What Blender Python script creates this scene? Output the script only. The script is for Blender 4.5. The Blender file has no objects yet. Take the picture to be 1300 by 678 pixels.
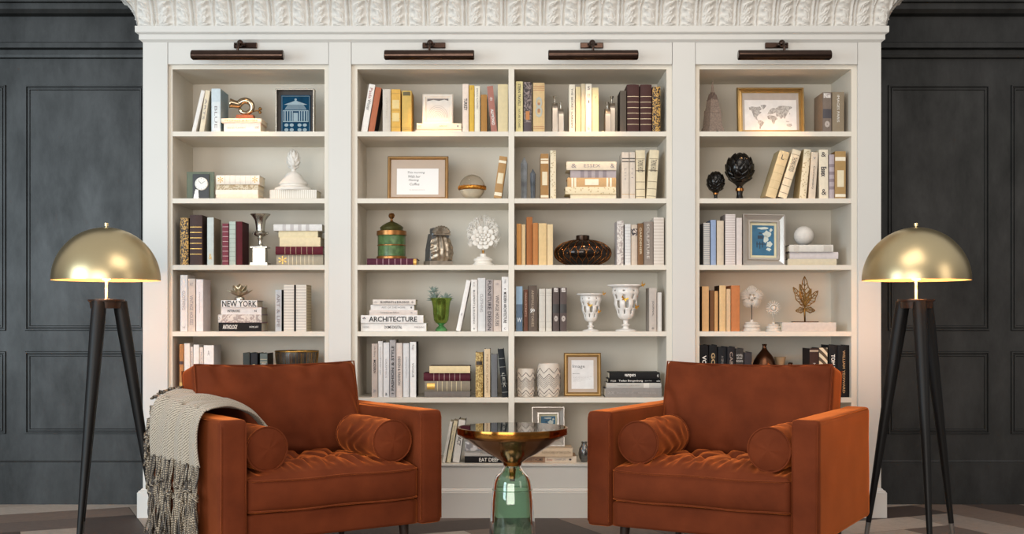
import bpy, math, random
from math import sin, cos, pi, radians, sqrt, atan2, exp
from mathutils import Vector, Matrix, noise
random.seed(7)
C = bpy.context.scene.collection
F = 1500.0      # focal length in pixels of the 1300 x 678 frame
CD = 5.86       # camera distance to the face of the bookcase (y = 0)
EYE = 0.984
def X(px, Y=0.0): return (px-650)*(CD+Y)/F
def Z(py, Y=0.0): return EYE-(py-405)*(CD+Y)/F

# ---------------------------------------------------------------- materials
def lin(h):
    h = h.lstrip('#'); o = []
    for i in (0, 2, 4):
        c = int(h[i:i+2], 16)/255
        o.append(c/12.92 if c <= .04045 else ((c+.055)/1.055)**2.4)
    return o
_mats = {}
def mat(hexc, rough=.5, metal=0.0, var=.06, scale=30, bump=0.0, bscale=200, **kw):
    key = (hexc, rough, metal, var, scale, bump, bscale, tuple(sorted(kw.items())))
    if key in _mats: return _mats[key]
    m = bpy.data.materials.new('m_'+hexc.lstrip('#')); m.use_nodes = True
    nt = m.node_tree; b = nt.nodes['Principled BSDF']
    c = lin(hexc)
    tc = nt.nodes.new('ShaderNodeTexCoord')
    n = nt.nodes.new('ShaderNodeTexNoise'); n.inputs['Scale'].default_value = scale; n.inputs['Detail'].default_value = 3
    nt.links.new(tc.outputs['Object'], n.inputs['Vector'])
    r = nt.nodes.new('ShaderNodeValToRGB')
    r.color_ramp.elements[0].position = .3; r.color_ramp.elements[1].position = .7
    r.color_ramp.elements[0].color = [x*(1-var) for x in c]+[1]
    r.color_ramp.elements[1].color = [min(1, x*(1+var)) for x in c]+[1]
    nt.links.new(n.outputs['Fac'], r.inputs['Fac']); nt.links.new(r.outputs['Color'], b.inputs['Base Color'])
    b.inputs['Roughness'].default_value = rough; b.inputs['Metallic'].default_value = metal
    if bump:
        n2 = nt.nodes.new('ShaderNodeTexNoise'); n2.inputs['Scale'].default_value = bscale; n2.inputs['Detail'].default_value = 4
        nt.links.new(tc.outputs['Object'], n2.inputs['Vector'])
        bp = nt.nodes.new('ShaderNodeBump'); bp.inputs['Strength'].default_value = bump; bp.inputs['Distance'].default_value = .002
        nt.links.new(n2.outputs['Fac'], bp.inputs['Height']); nt.links.new(bp.outputs['Normal'], b.inputs['Normal'])
    for k, v in kw.items():
        k = k.replace('_', ' ')
        if k in ('Sheen Tint', 'Emission Color', 'Specular Tint', 'Coat Tint'): v = lin(v)+[1]
        b.inputs[k].default_value = v
    _mats[key] = m; return m
def glass(hexc, rough=.02, ior=1.45):
    key = ('glass', hexc, rough, ior)
    if key in _mats: return _mats[key]
    m = mat(hexc, rough, 0, .02, 4, Transmission_Weight=1.0, IOR=ior); _mats[key] = m; return m
def ornate(ca, cb, scale=60, metal=0.0, kind='scroll'):
    """two-colour printed ornament: scrollwork, stripes along an axis, or dots"""
    key = ('orn', ca, cb, scale, metal, kind)
    if key in _mats: return _mats[key]
    m = bpy.data.materials.new('m_ornate'); m.use_nodes = True
    nt = m.node_tree; b = nt.nodes['Principled BSDF']
    tc = nt.nodes.new('ShaderNodeTexCoord')
    if kind == 'scroll':
        t = nt.nodes.new('ShaderNodeTexNoise'); t.inputs['Scale'].default_value = scale
        t.inputs['Distortion'].default_value = 2.2; t.inputs['Detail'].default_value = 1; out = t.outputs['Fac']; p = .5
    elif kind == 'dots':
        t = nt.nodes.new('ShaderNodeTexVoronoi'); t.inputs['Scale'].default_value = scale; out = t.outputs['Distance']; p = .33
    else:
        t = nt.nodes.new('ShaderNodeTexWave'); t.inputs['Scale'].default_value = scale
        t.bands_direction = kind; out = t.outputs['Fac']; p = .5
    nt.links.new(tc.outputs['Object'], t.inputs['Vector'])
    r = nt.nodes.new('ShaderNodeValToRGB')
    r.color_ramp.elements[0].position = p-.05; r.color_ramp.elements[1].position = p+.05
    r.color_ramp.elements[0].color = lin(ca)+[1]; r.color_ramp.elements[1].color = lin(cb)+[1]
    nt.links.new(out, r.inputs['Fac']); nt.links.new(r.outputs['Color'], b.inputs['Base Color'])
    b.inputs['Roughness'].default_value = .5; b.inputs['Metallic'].default_value = metal
    _mats[key] = m; return m

# ---------------------------------------------------------------- mesh builder
class MB:
    def __init__(s): s.v = []; s.f = []; s.mi = []; s.M = None; s.cur = 0; s.uv = {}
    def add(s, vs, fs):
        o = len(s.v)
        if s.M is not None: vs = [tuple(s.M @ Vector(p)) for p in vs]
        s.v.extend([tuple(p) for p in vs])
        for f in fs: s.f.append([o+i for i in f]); s.mi.append(s.cur)
        return s
    def box(s, x0, x1, y0, y1, z0, z1):
        return s.add([(x0,y0,z0),(x1,y0,z0),(x1,y1,z0),(x0,y1,z0),(x0,y0,z1),(x1,y0,z1),(x1,y1,z1),(x0,y1,z1)],
                     [(0,3,2,1),(4,5,6,7),(0,1,5,4),(1,2,6,5),(2,3,7,6),(3,0,4,7)])
    def poly(s, pts): return s.add(pts, [tuple(range(len(pts)))])
    def prism(s, pts, y0, y1):
        """outline pts (x, z) extruded from y0 to y1"""
        n = len(pts)
        vs = [(p[0], y0, p[1]) for p in pts]+[(p[0], y1, p[1]) for p in pts]
        fs = [tuple(range(n)), tuple(range(2*n-1, n-1, -1))]+[(i, i+n, (i+1) % n+n, (i+1) % n) for i in range(n)]
        return s.add(vs, fs)
    def lathe(s, prof, seg=24, cx=0, cy=0, z0=0, wave=None, a0=0, skip=None):
        vs = []; fs = []
        for i, (r, z) in enumerate(prof):
            for k in range(seg):
                a = a0+2*pi*k/seg
                rr, zz = (r, z) if wave is None else wave(r, z, a, i)
                vs.append((cx+rr*cos(a), cy+rr*sin(a), z0+zz))
        for i in range(len(prof)-1):
            for k in range(seg):
                if skip and skip(i, k): continue
                k2 = (k+1) % seg
                fs.append((i*seg+k, i*seg+k2, (i+1)*seg+k2, (i+1)*seg+k))
        return s.add(vs, fs)
    def tube(s, pts, r, seg=6, closed=False, cap=True):
        pts = [Vector(p) for p in pts]; n = len(pts)
        rs = r if isinstance(r, (list, tuple)) else [r]*n
        vs = []; fs = []; up = None
        for i, p in enumerate(pts):
            a = pts[(i-1) % n] if (closed or i > 0) else p
            b = pts[(i+1) % n] if (closed or i < n-1) else p
            t = (b-a)
            t = t.normalized() if t.length > 1e-9 else Vector((0, 0, 1))
            if up is None:
                up = Vector((0, 0, 1)) if abs(t.z) < .9 else Vector((0, 1, 0))
            u = (up - t*up.dot(t))
            if u.length < 1e-5: u = t.orthogonal()
            u.normalize(); w = t.cross(u); up = u
            for k in range(seg):
                an = 2*pi*k/seg
                vs.append(p+(u*cos(an)+w*sin(an))*rs[i])
        m = n if closed else n-1
        for i in range(m):
            j = (i+1) % n
            for k in range(seg):
                k2 = (k+1) % seg
                fs.append((i*seg+k, i*seg+k2, j*seg+k2, j*seg+k))
        if cap and not closed:
            fs.append(tuple(range(seg-1, -1, -1))); fs.append(tuple((n-1)*seg+k for k in range(seg)))
        return s.add(vs, fs)
    def grid(s, fn, nu, nv, wrapu=False):
        vs = [fn(i/(nu if wrapu else nu-1), j/(nv-1)) for j in range(nv) for i in range(nu)]
        fs = []
        for j in range(nv-1):
            for i in range(nu if wrapu else nu-1):
                i2 = (i+1) % nu
                fs.append((j*nu+i, j*nu+i2, (j+1)*nu+i2, (j+1)*nu+i))
        return s.add(vs, fs)
    def ball(s, c, rx, ry=None, rz=None, seg=16, rings=10):
        ry = rx if ry is None else ry; rz = rx if rz is None else rz
        def fn(u, v):
            a = 2*pi*u; b = -pi/2+pi*v
            return (c[0]+rx*cos(b)*cos(a), c[1]+ry*cos(b)*sin(a), c[2]+rz*sin(b))
        return s.grid(fn, seg, rings, True)
    def build(s, name, mats, parent=None, smooth=False, bevel=0, solid=0, sub=0):
        me = bpy.data.meshes.new(name)
        me.from_pydata(s.v, [], s.f); me.validate()
        if not isinstance(mats, (list, tuple)): mats = [mats]
        for m in mats: me.materials.append(m)
        if len(mats) > 1 and len(me.polygons) == len(s.mi): me.polygons.foreach_set('material_index', s.mi)
        if smooth:
            me.polygons.foreach_set('use_smooth', [True]*len(me.polygons))
        me.update()
        o = bpy.data.objects.new(name, me); C.objects.link(o)
        if parent: o.parent = parent
        if solid:
            md = o.modifiers.new('solid', 'SOLIDIFY'); md.thickness = solid; md.offset = 0
        if bevel:
            md = o.modifiers.new('bevel', 'BEVEL'); md.width = bevel; md.segments = 2; md.limit_method = 'ANGLE'
        if sub:
            md = o.modifiers.new('sub', 'SUBSURF'); md.levels = sub; md.render_levels = sub
        if smooth == 'auto':
            import numpy as np
            me.polygons.foreach_set('use_smooth', [True]*len(me.polygons))
            me.set_sharp_from_angle(angle=radians(35))
        return o
def thing(name, label, cat, loc=(0, 0, 0), rz=0.0, group=None, kind=None):
    o = bpy.data.objects.new(name, None); C.objects.link(o)
    o.empty_display_size = .05
    o.location = loc; o.rotation_euler = (0, 0, rz); o['label'] = label; o['category'] = cat
    if group: o['group'] = group
    if kind: o['kind'] = kind
    return o
def struct(name, mb, m, **kw):
    o = mb.build(name, m, **kw); o['kind'] = 'structure'; return o

# ---------------------------------------------------------------- lettering
_tc = {}
def text_geo(st, bold=0.0):
    key = (st, bold)
    if key in _tc: return _tc[key]
    cu = bpy.data.curves.new('t', 'FONT'); cu.body = st; cu.size = 1; cu.resolution_u = 2
    cu.offset = bold; cu.align_x = 'LEFT'
    ob = bpy.data.objects.new('t', cu); C.objects.link(ob)
    dg = bpy.context.evaluated_depsgraph_get(); dg.update()
    me = bpy.data.meshes.new_from_object(ob.evaluated_get(dg))
    vs = [tuple(v.co) for v in me.vertices]; fs = [tuple(p.vertices) for p in me.polygons]
    bpy.data.objects.remove(ob); bpy.data.curves.remove(cu); bpy.data.meshes.remove(me)
    if not vs: vs = [(0, 0, 0), (1, 0, 0), (1, 1, 0)]; fs = [(0, 1, 2)]
    x0 = min(v[0] for v in vs); x1 = max(v[0] for v in vs); y0 = min(v[1] for v in vs); y1 = max(v[1] for v in vs)
    vs = [((v[0]-x0)/(x1-x0), (v[1]-y0)/(y1-y0), 0) for v in vs]
    _tc[key] = (vs, fs, (x1-x0)/(y1-y0)); return _tc[key]
def put_text(mb, st, origin, ex, ey, bold=0.0):
    """lettering spanning vector ex (length) and ey (height) from origin"""
    vs, fs, asp = text_geo(st, bold)
    o = Vector(origin); ex = Vector(ex); ey = Vector(ey)
    mb.add([o+ex*v[0]+ey*v[1] for v in vs], fs)
# ================================================================ the room
WY = 0.42       # face of the dark wall
def wall_mat():
    m = bpy.data.materials.new('dark_paint'); m.use_nodes = True
    nt = m.node_tree; b = nt.nodes['Principled BSDF']
    tc = nt.nodes.new('ShaderNodeTexCoord')
    n = nt.nodes.new('ShaderNodeTexNoise'); n.inputs['Scale'].default_value = 2.2; n.inputs['Detail'].default_value = 8
    n.inputs['Roughness'].default_value = .65
    mp = nt.nodes.new('ShaderNodeMapping'); mp.inputs['Scale'].default_value = (1.6, 1, .7)
    nt.links.new(tc.outputs['Object'], mp.inputs['Vector']); nt.links.new(mp.outputs['Vector'], n.inputs['Vector'])
    r = nt.nodes.new('ShaderNodeValToRGB')
    r.color_ramp.elements[0].position = .35; r.color_ramp.elements[1].position = .68
    r.color_ramp.elements[0].color = lin('#0f1010')+[1]; r.color_ramp.elements[1].color = lin('#1a1c1b')+[1]
    nt.links.new(n.outputs['Fac'], r.inputs['Fac']); nt.links.new(r.outputs['Color'], b.inputs['Base Color'])
    n3 = nt.nodes.new('ShaderNodeTexNoise'); n3.inputs['Scale'].default_value = 3.1; n3.inputs['Detail'].default_value = 9; n3.inputs['Roughness'].default_value = .7; n3.inputs['Distortion'].default_value = .1
    nt.links.new(mp.outputs['Vector'], n3.inputs['Vector'])
    m3 = nt.nodes.new('ShaderNodeMapRange'); m3.inputs['From Min'].default_value = .3; m3.inputs['From Max'].default_value = .7; m3.inputs['To Min'].default_value = .34; m3.inputs['To Max'].default_value = .78
    nt.links.new(n3.outputs['Fac'], m3.inputs['Value']); nt.links.new(m3.outputs['Result'], b.inputs['Specular IOR Level'])
    b.inputs['Roughness'].default_value = .5
    return m
WALLM = wall_mat()
mb = MB(); mb.box(-4.6, 4.6, WY, WY+.12, 0, 3.3)
wall = struct('wall_back', mb, WALLM)
def molding_run(mb, x0, x1, z, prof):
    """horizontal moulding, prof = [(out, dz)]"""
    pts = [(WY-o, z+dz) for o, dz in prof]
    vs = [(x0, y, zz) for y, zz in pts]+[(x1, y, zz) for y, zz in pts]; n = len(pts)
    mb.add(vs, [(i, i+1, n+i+1, n+i) for i in range(n-1)])
bead = [(0, -.012), (.008, -.010), (.013, -.004), (.007, 0), (.013, .004), (.008, .010), (0, .012)]
def panel_frame(mb, x0, x1, z0, z1):
    for k in (0, 1):       # two nested raised beads, mitred
        w = .012; q = .010 if k == 0 else .006
        a = .0 if k == 0 else .016
        ring = []
        for (o, e) in ((0, 0), (.003, q), (w-.003, q), (w, 0)):
            d = a+o
            ring.append([(x0+d, WY-e, z0+d), (x1-d, WY-e, z0+d), (x1-d, WY-e, z1-d), (x0+d, WY-e, z1-d)])
        vs = [p for r in ring for p in r]; fs = []
        for i in range(3):
            for j in range(4):
                fs.append((i*4+j, i*4+(j+1) % 4, (i+1)*4+(j+1) % 4, (i+1)*4+j))
        mb.add(vs, fs)
def wx(px): return X(px, WY)
def wz(py): return Z(py, WY)
trimn = [0]
def trim(mb, smooth=False):
    trimn[0] += 1
    return struct('trim_%d' % trimn[0], mb, WALLM)
# panel mouldings, left and right of the bookcase
Lp = [(-260, 8), (32, 184)]; Rp = [(1127, 1256), (1283, 1560)]
for a, b in Lp+Rp:
    for t, u in ((108, 420), (446, 551)):
        mb = MB(); panel_frame(mb, wx(a), wx(b), wz(u), wz(t)); trim(mb)
# picture rail, cornice steps
for y, pr in ((72, [(0, -.012), (.02, -.008), (.024, .006), (.0, .012)]),
              (62, [(0, -.006), (.03, 0), (.03, .026), (.018, .03), (0, .036)]),
              (14, [(0, -.03), (.03, -.02), (.045, 0), (.045, .03), (.06, .035), (.06, .06), (0, .07)]),
              (-30, [(0, -.06), (.05, -.04), (.08, 0), (.12, .06), (.12, .1), (0, .12)])):
    for x0, x1 in ((-4.6, -1.855), (1.855, 4.6)):
        mb = MB(); molding_run(mb, x0, x1, wz(y), pr); trim(mb)
for side, x0, x1 in (('left', -4.6, -1.835), ('right', 1.835, 4.6)):
    mb = MB(); molding_run(mb, x0, x1, 0, [(.012, 0), (.012, wz(586.5)), (.004, wz(586)), (0, wz(584.5))])
    struct('baseboard_'+side, mb, WALLM)
# herringbone parquet
def floor():
    mb = MB()
    Wd, Ln = .27, 1.35
    tones = ['#6a5c54', '#94887e', '#b0a498', '#4a3e38', '#78675c', '#a3968a']
    fm = []
    for t in tones:
        m = bpy.data.materials.new('oak'); m.use_nodes = True; nt = m.node_tree; b = nt.nodes['Principled BSDF']
        tc = nt.nodes.new('ShaderNodeTexCoord'); mp = nt.nodes.new('ShaderNodeMapping'); mp.inputs['Scale'].default_value = (1, 1, 1)
        mp.inputs['Rotation'].default_value = (0, 0, radians(20))
        n = nt.nodes.new('ShaderNodeTexNoise'); n.inputs['Scale'].default_value = 28; n.inputs['Detail'].default_value = 12; n.inputs['Roughness'].default_value = .75; n.inputs['Distortion'].default_value = .3
        nt.links.new(tc.outputs['Object'], mp.inputs['Vector']); nt.links.new(mp.outputs['Vector'], n.inputs['Vector'])
        r = nt.nodes.new('ShaderNodeValToRGB'); c = lin(t)
        r.color_ramp.elements[0].color = [x*.55 for x in c]+[1]; r.color_ramp.elements[1].color = [min(1, x*1.35) for x in c]+[1]
        nt.links.new(n.outputs['Fac'], r.inputs['Fac']); nt.links.new(r.outputs['Color'], b.inputs['Base Color'])
        b.inputs['Roughness'].default_value = .62
        fm.append(m)
    rnd = random.Random(3)
    th = radians(24); g = .0015
    M = Matrix.Translation((.3, -2.2, 0)) @ Matrix.Rotation(th, 4, 'Z')
    k = int(Ln/Wd)
    def inside(p): return -4.7 < p.x < 4.7 and -6.6 < p.y < .44
    for i in range(-30, 30):
        for j in range(-12, 12):
            for o in (0, 1):
                # classic herringbone lattice
                bx = i*Wd+j*Ln; by = i*Wd-j*Ln
                if o == 0: x0, x1, y0, y1 = bx, bx+Ln, by, by+Wd
                else: x0, x1, y0, y1 = bx, bx+Wd, by+Wd, by+Wd+Ln
                c = M @ Vector(((x0+x1)/2, (y0+y1)/2, 0))
                if not (-5.2 < c.x < 5.2 and -6.8 < c.y < .9): continue
                mb.cur = rnd.choice([0, 1, 2, 4, 5]) if rnd.random() < .8 else 3
                ps = [M @ Vector(p) for p in ((x0+g, y0+g, 0), (x1-g, y0+g, 0), (x1-g, y1-g, 0), (x0+g, y1-g, 0))]
                mb.add(ps, [(0, 1, 2, 3)])
    mb.cur = 6
    mb.add([(-5, -6.7, -.002), (5, -6.7, -.002), (5, .55, -.002), (-5, .55, -.002)], [(0, 1, 2, 3)])
    struct('floor', mb, fm+[mat('#2b2320', .8)])
floor()

# ================================================================ the bookcase
WHITE = mat('#d2d0cb', .45, 0, .015, 3)
INNER = mat('#dfd8cb', .6, 0, .015, 3)
FT = .022                 # thickness of the face frame
CY = .022                 # front of the carcass and shelves
BY = .40                  # face of the back panel
SH = [166.8, 251.8, 336.4, 420.8, 505.0]
def shelf_z(i): return Z(SH[i], CY) if i < 5 else Z(589.0, CY)
T = .0247
case = thing('bookcase', 'tall white built-in bookcase with carved leaf cornice against the dark panelled wall', 'bookcase', (0, 0, 0))
XL, XR = X(181), X(1119)
zt = Z(50); zh = Z(81.5); zb = shelf_z(5)
# face frame: stiles and headers
bays = [(213, 417), (446, 853.5), (883, 1089)]
edges = [181, 213, 417, 446, 853.5, 883, 1089, 1119]
for a, b in ((181, 213), (417, 446), (853.5, 883), (1089, 1119)):
    mb = MB(); mb.box(X(a)+.0012, X(b)-.0012, 0, FT, 0, zt); mb.build('stile', WHITE, case, bevel=.0015)
for a, b in bays:
    mb = MB(); mb.box(X(a)+.0006, X(b)-.0006, .0015, FT, zh, zt); mb.build('header_rail', WHITE, case, bevel=.0015)
# end panels down the sides
for x in (XL, XR-.02):
    mb = MB(); mb.box(x, x+.02, FT, WY, 0, zt); mb.build('end_panel', WHITE, case)
# carcass of each bay
cb = [(213, 417, 219, 412), (446, 853.5, 453.6, 846.2), (883, 1089, 888, 1080.8)]
ztop = Z(88, CY)
for a, b, c, d in cb:
    xa, xb, xc, xd = X(a, CY), X(b, CY), X(c, CY), X(d, CY)
    for p, q in ((xa-.01, xc), (xd, xb+.01)):
        mb = MB(); mb.box(p, q, CY+.0005, BY, .12, ztop+.03); mb.build('side_panel', INNER, case)
    mb = MB(); mb.box(xc, xd, CY, BY, ztop, ztop+.03); mb.build('top_panel', INNER, case)
    mb = MB(); mb.box(xa, xb, BY, BY+.012, .12, ztop+.03); mb.build('back_panel', INNER, case)
    for i in range(6):
        z = shelf_z(i)
        segs = [(xc, xd)] if c != 453.6 else [(xc, X(645.6, CY)), (X(653, CY), xd)]
        for s0, s1 in segs:
            mb = MB(); mb.box(s0, s1, CY+.001, BY, z-T, z); mb.build('shelf', INNER, case, bevel=.0012)
mb = MB(); mb.box(X(645.6, CY), X(653, CY), CY, BY, zb-T, ztop); mb.build('divider', INNER, case, bevel=.0012)
# base: rail with bead, plinth with moulding
mb = MB()
for a, b in bays: mb.box(X(a), X(b), .003, FT, 0, zb-.006)
mb.build('base_rail', WHITE, case)
mb = MB()
for a, b in bays: mb.box(X(a), X(b), -.006, FT, zb-.008, zb-.0005)
mb.build('bottom_bead', WHITE, case, bevel=.002)
pz = Z(624)
prof = [(.021, 0), (.021, pz-.004), (.016, pz), (.017, pz+.004), (.008, pz+.008), (.004, pz+.014), (0, pz+.016)]
def sweep3(mb, prof, n=1):
    """profile (out, z) carried round the left end, the front and the right end"""
    for (o0, z0), (o1, z1) in zip(prof, prof[1:]):
        a = [(XL-o0, WY, z0), (XL-o0, -o0, z0), (XR+o0, -o0, z0), (XR+o0, WY, z0)]
        b = [(XL-o1, WY, z1), (XL-o1, -o1, z1), (XR+o1, -o1, z1), (XR+o1, WY, z1)]
        mb.add(a+b, [(0, 1, 5, 4), (1, 2, 6, 5), (2, 3, 7, 6)])
mb = MB(); sweep3(mb, prof); mb.build('plinth', WHITE, case)
# lower cornice moulding (flat fascias)
c0, c1, c2 = Z(50.5, -.005), Z(43, -.02), Z(33, -.025)
prof = [(0, c0-.012), (.004, c0-.008), (.014, c0), (.014, c1-.004), (.016, c1), (.027, c1+.006), (.029, c1+.010), (.029, c2), (.0, c2)]
mb = MB(); sweep3(mb, prof); mb.build('cornice_fascia', WHITE, case)
# carved acanthus crown
def leaf_h(u, v):
    """relief of one acanthus leaf, u in -1..1 across, v 0..1 up; the tip curls over at v = .6"""
    a = abs(u); h = 0; g = lambda x, s: exp(-(x/s)**2)
    # bulging leaf body with a scalloped outline
    w = .66+.12*sin(min(1, v/.6)*pi)+.05*abs(sin(v*22))
    body = 1/(1+exp(max(-40, min(40, -(w-a)/.018))))
    if v < .64: h += body*(.006+.006*sin(min(1, a/.7)*pi)**.7)
    # double midrib with a cut between
    if v < .66:
        h += .008*g(a-.085, .045)-.009*g(a, .035)-.007*g(a-.20, .05)
    # lobes: plump leaflets running up and outwards from the rib, each ending in a round knob
    aw = a+.05*sin(v*31+u*3); vw = v+.012*sin(a*17+u*5)
    for i, v0 in enumerate((-.10, .04, .18, .32)):
        dx, dv = .42, .15+.015*i
        L2 = dx*dx+(dv*2)**2
        t = max(0, min(1, ((aw-.24)*dx+(vw-v0)*4*dv)/L2)); px = .24+dx*t; pv = v0+dv*t
        d2 = (aw-px)**2+((vw-pv)*2.6)**2
        wdt = .125*(.5+.6*sin(pi*min(1, t*.8+.15)))
        h += .017*exp(-d2/wdt**2*1.5)*min(1, .3+t*1.3)
        h -= .010*exp(-d2/.030**2)*(t > .1)
        h += .012*exp(-((aw-.74)**2+((vw-v0-dv*1.05)*2.8)**2)/.065**2)
        h += .008*exp(-((aw-.60)**2+((vw-v0-dv*1.25)*2.8)**2)/.05**2)
    # curled-over tip
    h += .022*g(v-.66, .055)*g(a, .55)+.010*g(v-.70, .04)*g(a-.3, .16)
    # stems between the leaves, splitting in a Y, with a calyx leaf above
    d = abs(a-(1.0-.42*max(0, v-.34)**1.1))
    h += .011*g(d, .038)-.004*g(d-.09, .04)
    if v > .5: h += .012*g(1-a, .28*(v-.45)+.02)*(v-.5)*2
    return h
def crown():
    pts = [(.016, Z(33, -.02)), (.018, Z(28, -.02)), (.026, Z(17, -.03)), (.044, Z(7, -.04)), (.064, Z(0, -.06)), (.10, Z(-9, -.08)), (.13, Z(-17, -.1)), (.14, Z(-21, -.1))]
    NV = 52
    def prof(v):
        t = v*(len(pts)-1); i = min(int(t), len(pts)-2); f = t-i
        return pts[i][0]*(1-f)+pts[i+1][0]*f, pts[i][1]*(1-f)+pts[i+1][1]*f
    mb = MB(); NM = 19; NU = NM*44
    pr = [prof(j/(NV-1)) for j in range(NV)]
    Wn = XR-XL
    vs = []; fs = []
    for j in range(NV):
        o, z = pr[j]; v = j/(NV-1)
        for i in range(NU+1):
            t = i/NU; x = XL-o+(Wn+2*o)*t
            u = (((x+1.667)/.1915) % 1)*2-1
            h = leaf_h(u, v)*min(1, .55+v*4)
            if i in (0, NU): h = .004
            nx = 0
            vs.append((x, -o-h*.9, z-h*.35*v))
    for j in range(NV-1):
        for i in range(NU):
            a = j*(NU+1)+i; fs.append((a, a+1, a+NU+2, a+NU+1))
    mb.add(vs, fs)
    for sx, xe in ((-1, XL), (1, XR)):      # returns at the two ends
        vs = []; fs = []; n = 60
        for j in range(NV):
            o, z = pr[j]; v = j/(NV-1)
            for i in range(n+1):
                t = i/n; y = -o+(WY+o)*t; u = ((t*2.2) % 1)*2-1
                h = leaf_h(u, v)*min(1, .55+v*4) if 0 < i else .004
                vs.append((xe+sx*(o+h*.9), y, z-h*.35*v))
        for j in range(NV-1):
            for i in range(n):
                a = j*(n+1)+i; fs.append((a, a+1, a+n+2, a+n+1))
        mb.add(vs, fs)
    # top board
    mb.box(XL-.15, XR+.15, -.155, WY, pts[-1][1]-.004, pts[-1][1]+.04)
    return mb
crown().build('crown_cornice', mat('#d9d6d0', .5, 0, .01, 3), case, smooth='auto')

# ================================================================ picture lights
BRZ = mat('#4a3b34', .22, 1, .1, 40); BRZ2 = mat('#4a3a33', .22, 1, .1, 40)
for i, (x0, x1, dx, s, nm) in enumerate(((243, 360, 4, 1, 'above the left bay'), (488, 602, 2, 1, 'above the centre-left shelves'),
                                (696, 810, 0, 0, 'above the centre-right shelves'), (937, 1055, -4, -1, 'above the right bay'))):
    Yb = -.11
    a, b = X(x0, Yb), X(x1, Yb); c = (a+b)/2; z = Z(70.2, Yb); r = .0245
    t = thing('picture_light', 'dark bronze tube picture light mounted on white header '+nm, 'lamp', (c, 0, z), 0, 'picture lights along the bookcase header')
    mb = MB(); L = (b-a)/2; n = 20
    # open-bottomed reflector tube
    vs = []; fs = []
    seq = [-L, -L+.004, L-.004, L]; rr = [r-.003, r, r, r-.003]
    for q, (xx, ra) in enumerate(zip(seq, rr)):
        for k in range(n+1):
            an = radians(-50)+radians(280)*k/n
            vs.append((xx, Yb+cos(an)*ra, sin(an)*ra))
    for q in range(3):
        for k in range(n):
            fs.append((q*(n+1)+k, q*(n+1)+k+1, (q+1)*(n+1)+k+1, (q+1)*(n+1)+k))
    fs.append(tuple(range(n+1))); fs.append(tuple(3*(n+1)+k for k in range(n, -1, -1)))
    mb.add(vs, fs); mb.build('lamp_shade', BRZ, t, smooth='auto', solid=.002)
    mb = MB(); mb.tube([(-L*.9, Yb, .0), (L*.9, Yb, .0)], .006, 8)
    mb.build('bulb', mat('#fff0d8', .4, 0, .01, 5, Emission_Color='#ffd29a', Emission_Strength=3.0), t, smooth=True)
    mp = MB(); mp.box(-.057+s*.016, .057+s*.016, -.014, 0.0005, .057, .085); mp.build('mounting_plate', BRZ2, t, bevel=.003)
    mb = MB(); mb.tube([(0, -.012, .071), (0, -.06, .074), (0, Yb+.02, .066), (0, Yb, .02)], .006, 8); mb.build('arm', BRZ2, t, smooth=True)
    mb = MB(); mb.ball((0, -.055, .072), .016, .016, .017); mb.tube([(-.024, -.055, .066), (.024, -.055, .066)], .006, 8); mb.build('pivot_knob', BRZ2, t, smooth=True)
    ld = bpy.data.lights.new('spot', 'SPOT'); ld.energy = 11; ld.color = lin('#ffc48a'); ld.spot_size = radians(58); ld.spot_blend = 1.0
    ld.shadow_soft_size = .03
    lo = bpy.data.objects.new('lamp_beam', ld); C.objects.link(lo); lo.location = (c, Yb+.012, z-.03)
    d = Vector((c, .035, shelf_z(0)))-lo.location
    lo.rotation_euler = d.to_track_quat('-Z', 'Y').to_euler()
# ================================================================ books
SHN = ['top', 'second', 'third', 'fourth', 'fifth', 'bottom']
class View:      # a measured crop of one compartment: converts crop units to frame pixels
    def __init__(s, ox, oy, sc, row, bay): s.ox, s.oy, s.sc, s.row, s.bay = ox, oy, sc, row, bay
    def x(s, zx, Y): return X(s.ox+zx/s.sc, Y)
    def z(s, zy, Y): return Z(s.oy+zy/s.sc, Y)
    @property
    def sz(s): return shelf_z(s.row)+.0004
V = {}
for r, oy in enumerate((75, 170, 255, 335, 415)):
    V['L%d' % r] = View(200, oy, 5.652, r, 'left bay'); V['R%d' % r] = View(870, oy, 5.652, r, 'right bay')
    V['C%d' % r] = View(440, oy, 5.895, r, 'centre-left bay'); V['D%d' % r] = View(640, oy, 5.895, r, 'centre-right bay')
V['C5'] = View(540, 500, 3.808, 5, 'centre-left bay'); V['D5'] = View(540, 500, 3.808, 5, 'centre-right bay')
PAGE = mat('#e6dcc6', .8, 0, .06, 300)
ORD = ['first', 'second', 'third', 'fourth', 'fifth', 'sixth', 'seventh', 'eighth', 'ninth', 'tenth']
def ordinal(i, n, a, z): return a if i == 0 else (z if i == n-1 and n > 1 else ORD[i]+' from '+a.replace('most', '') if False else (ORD[i]))
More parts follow.
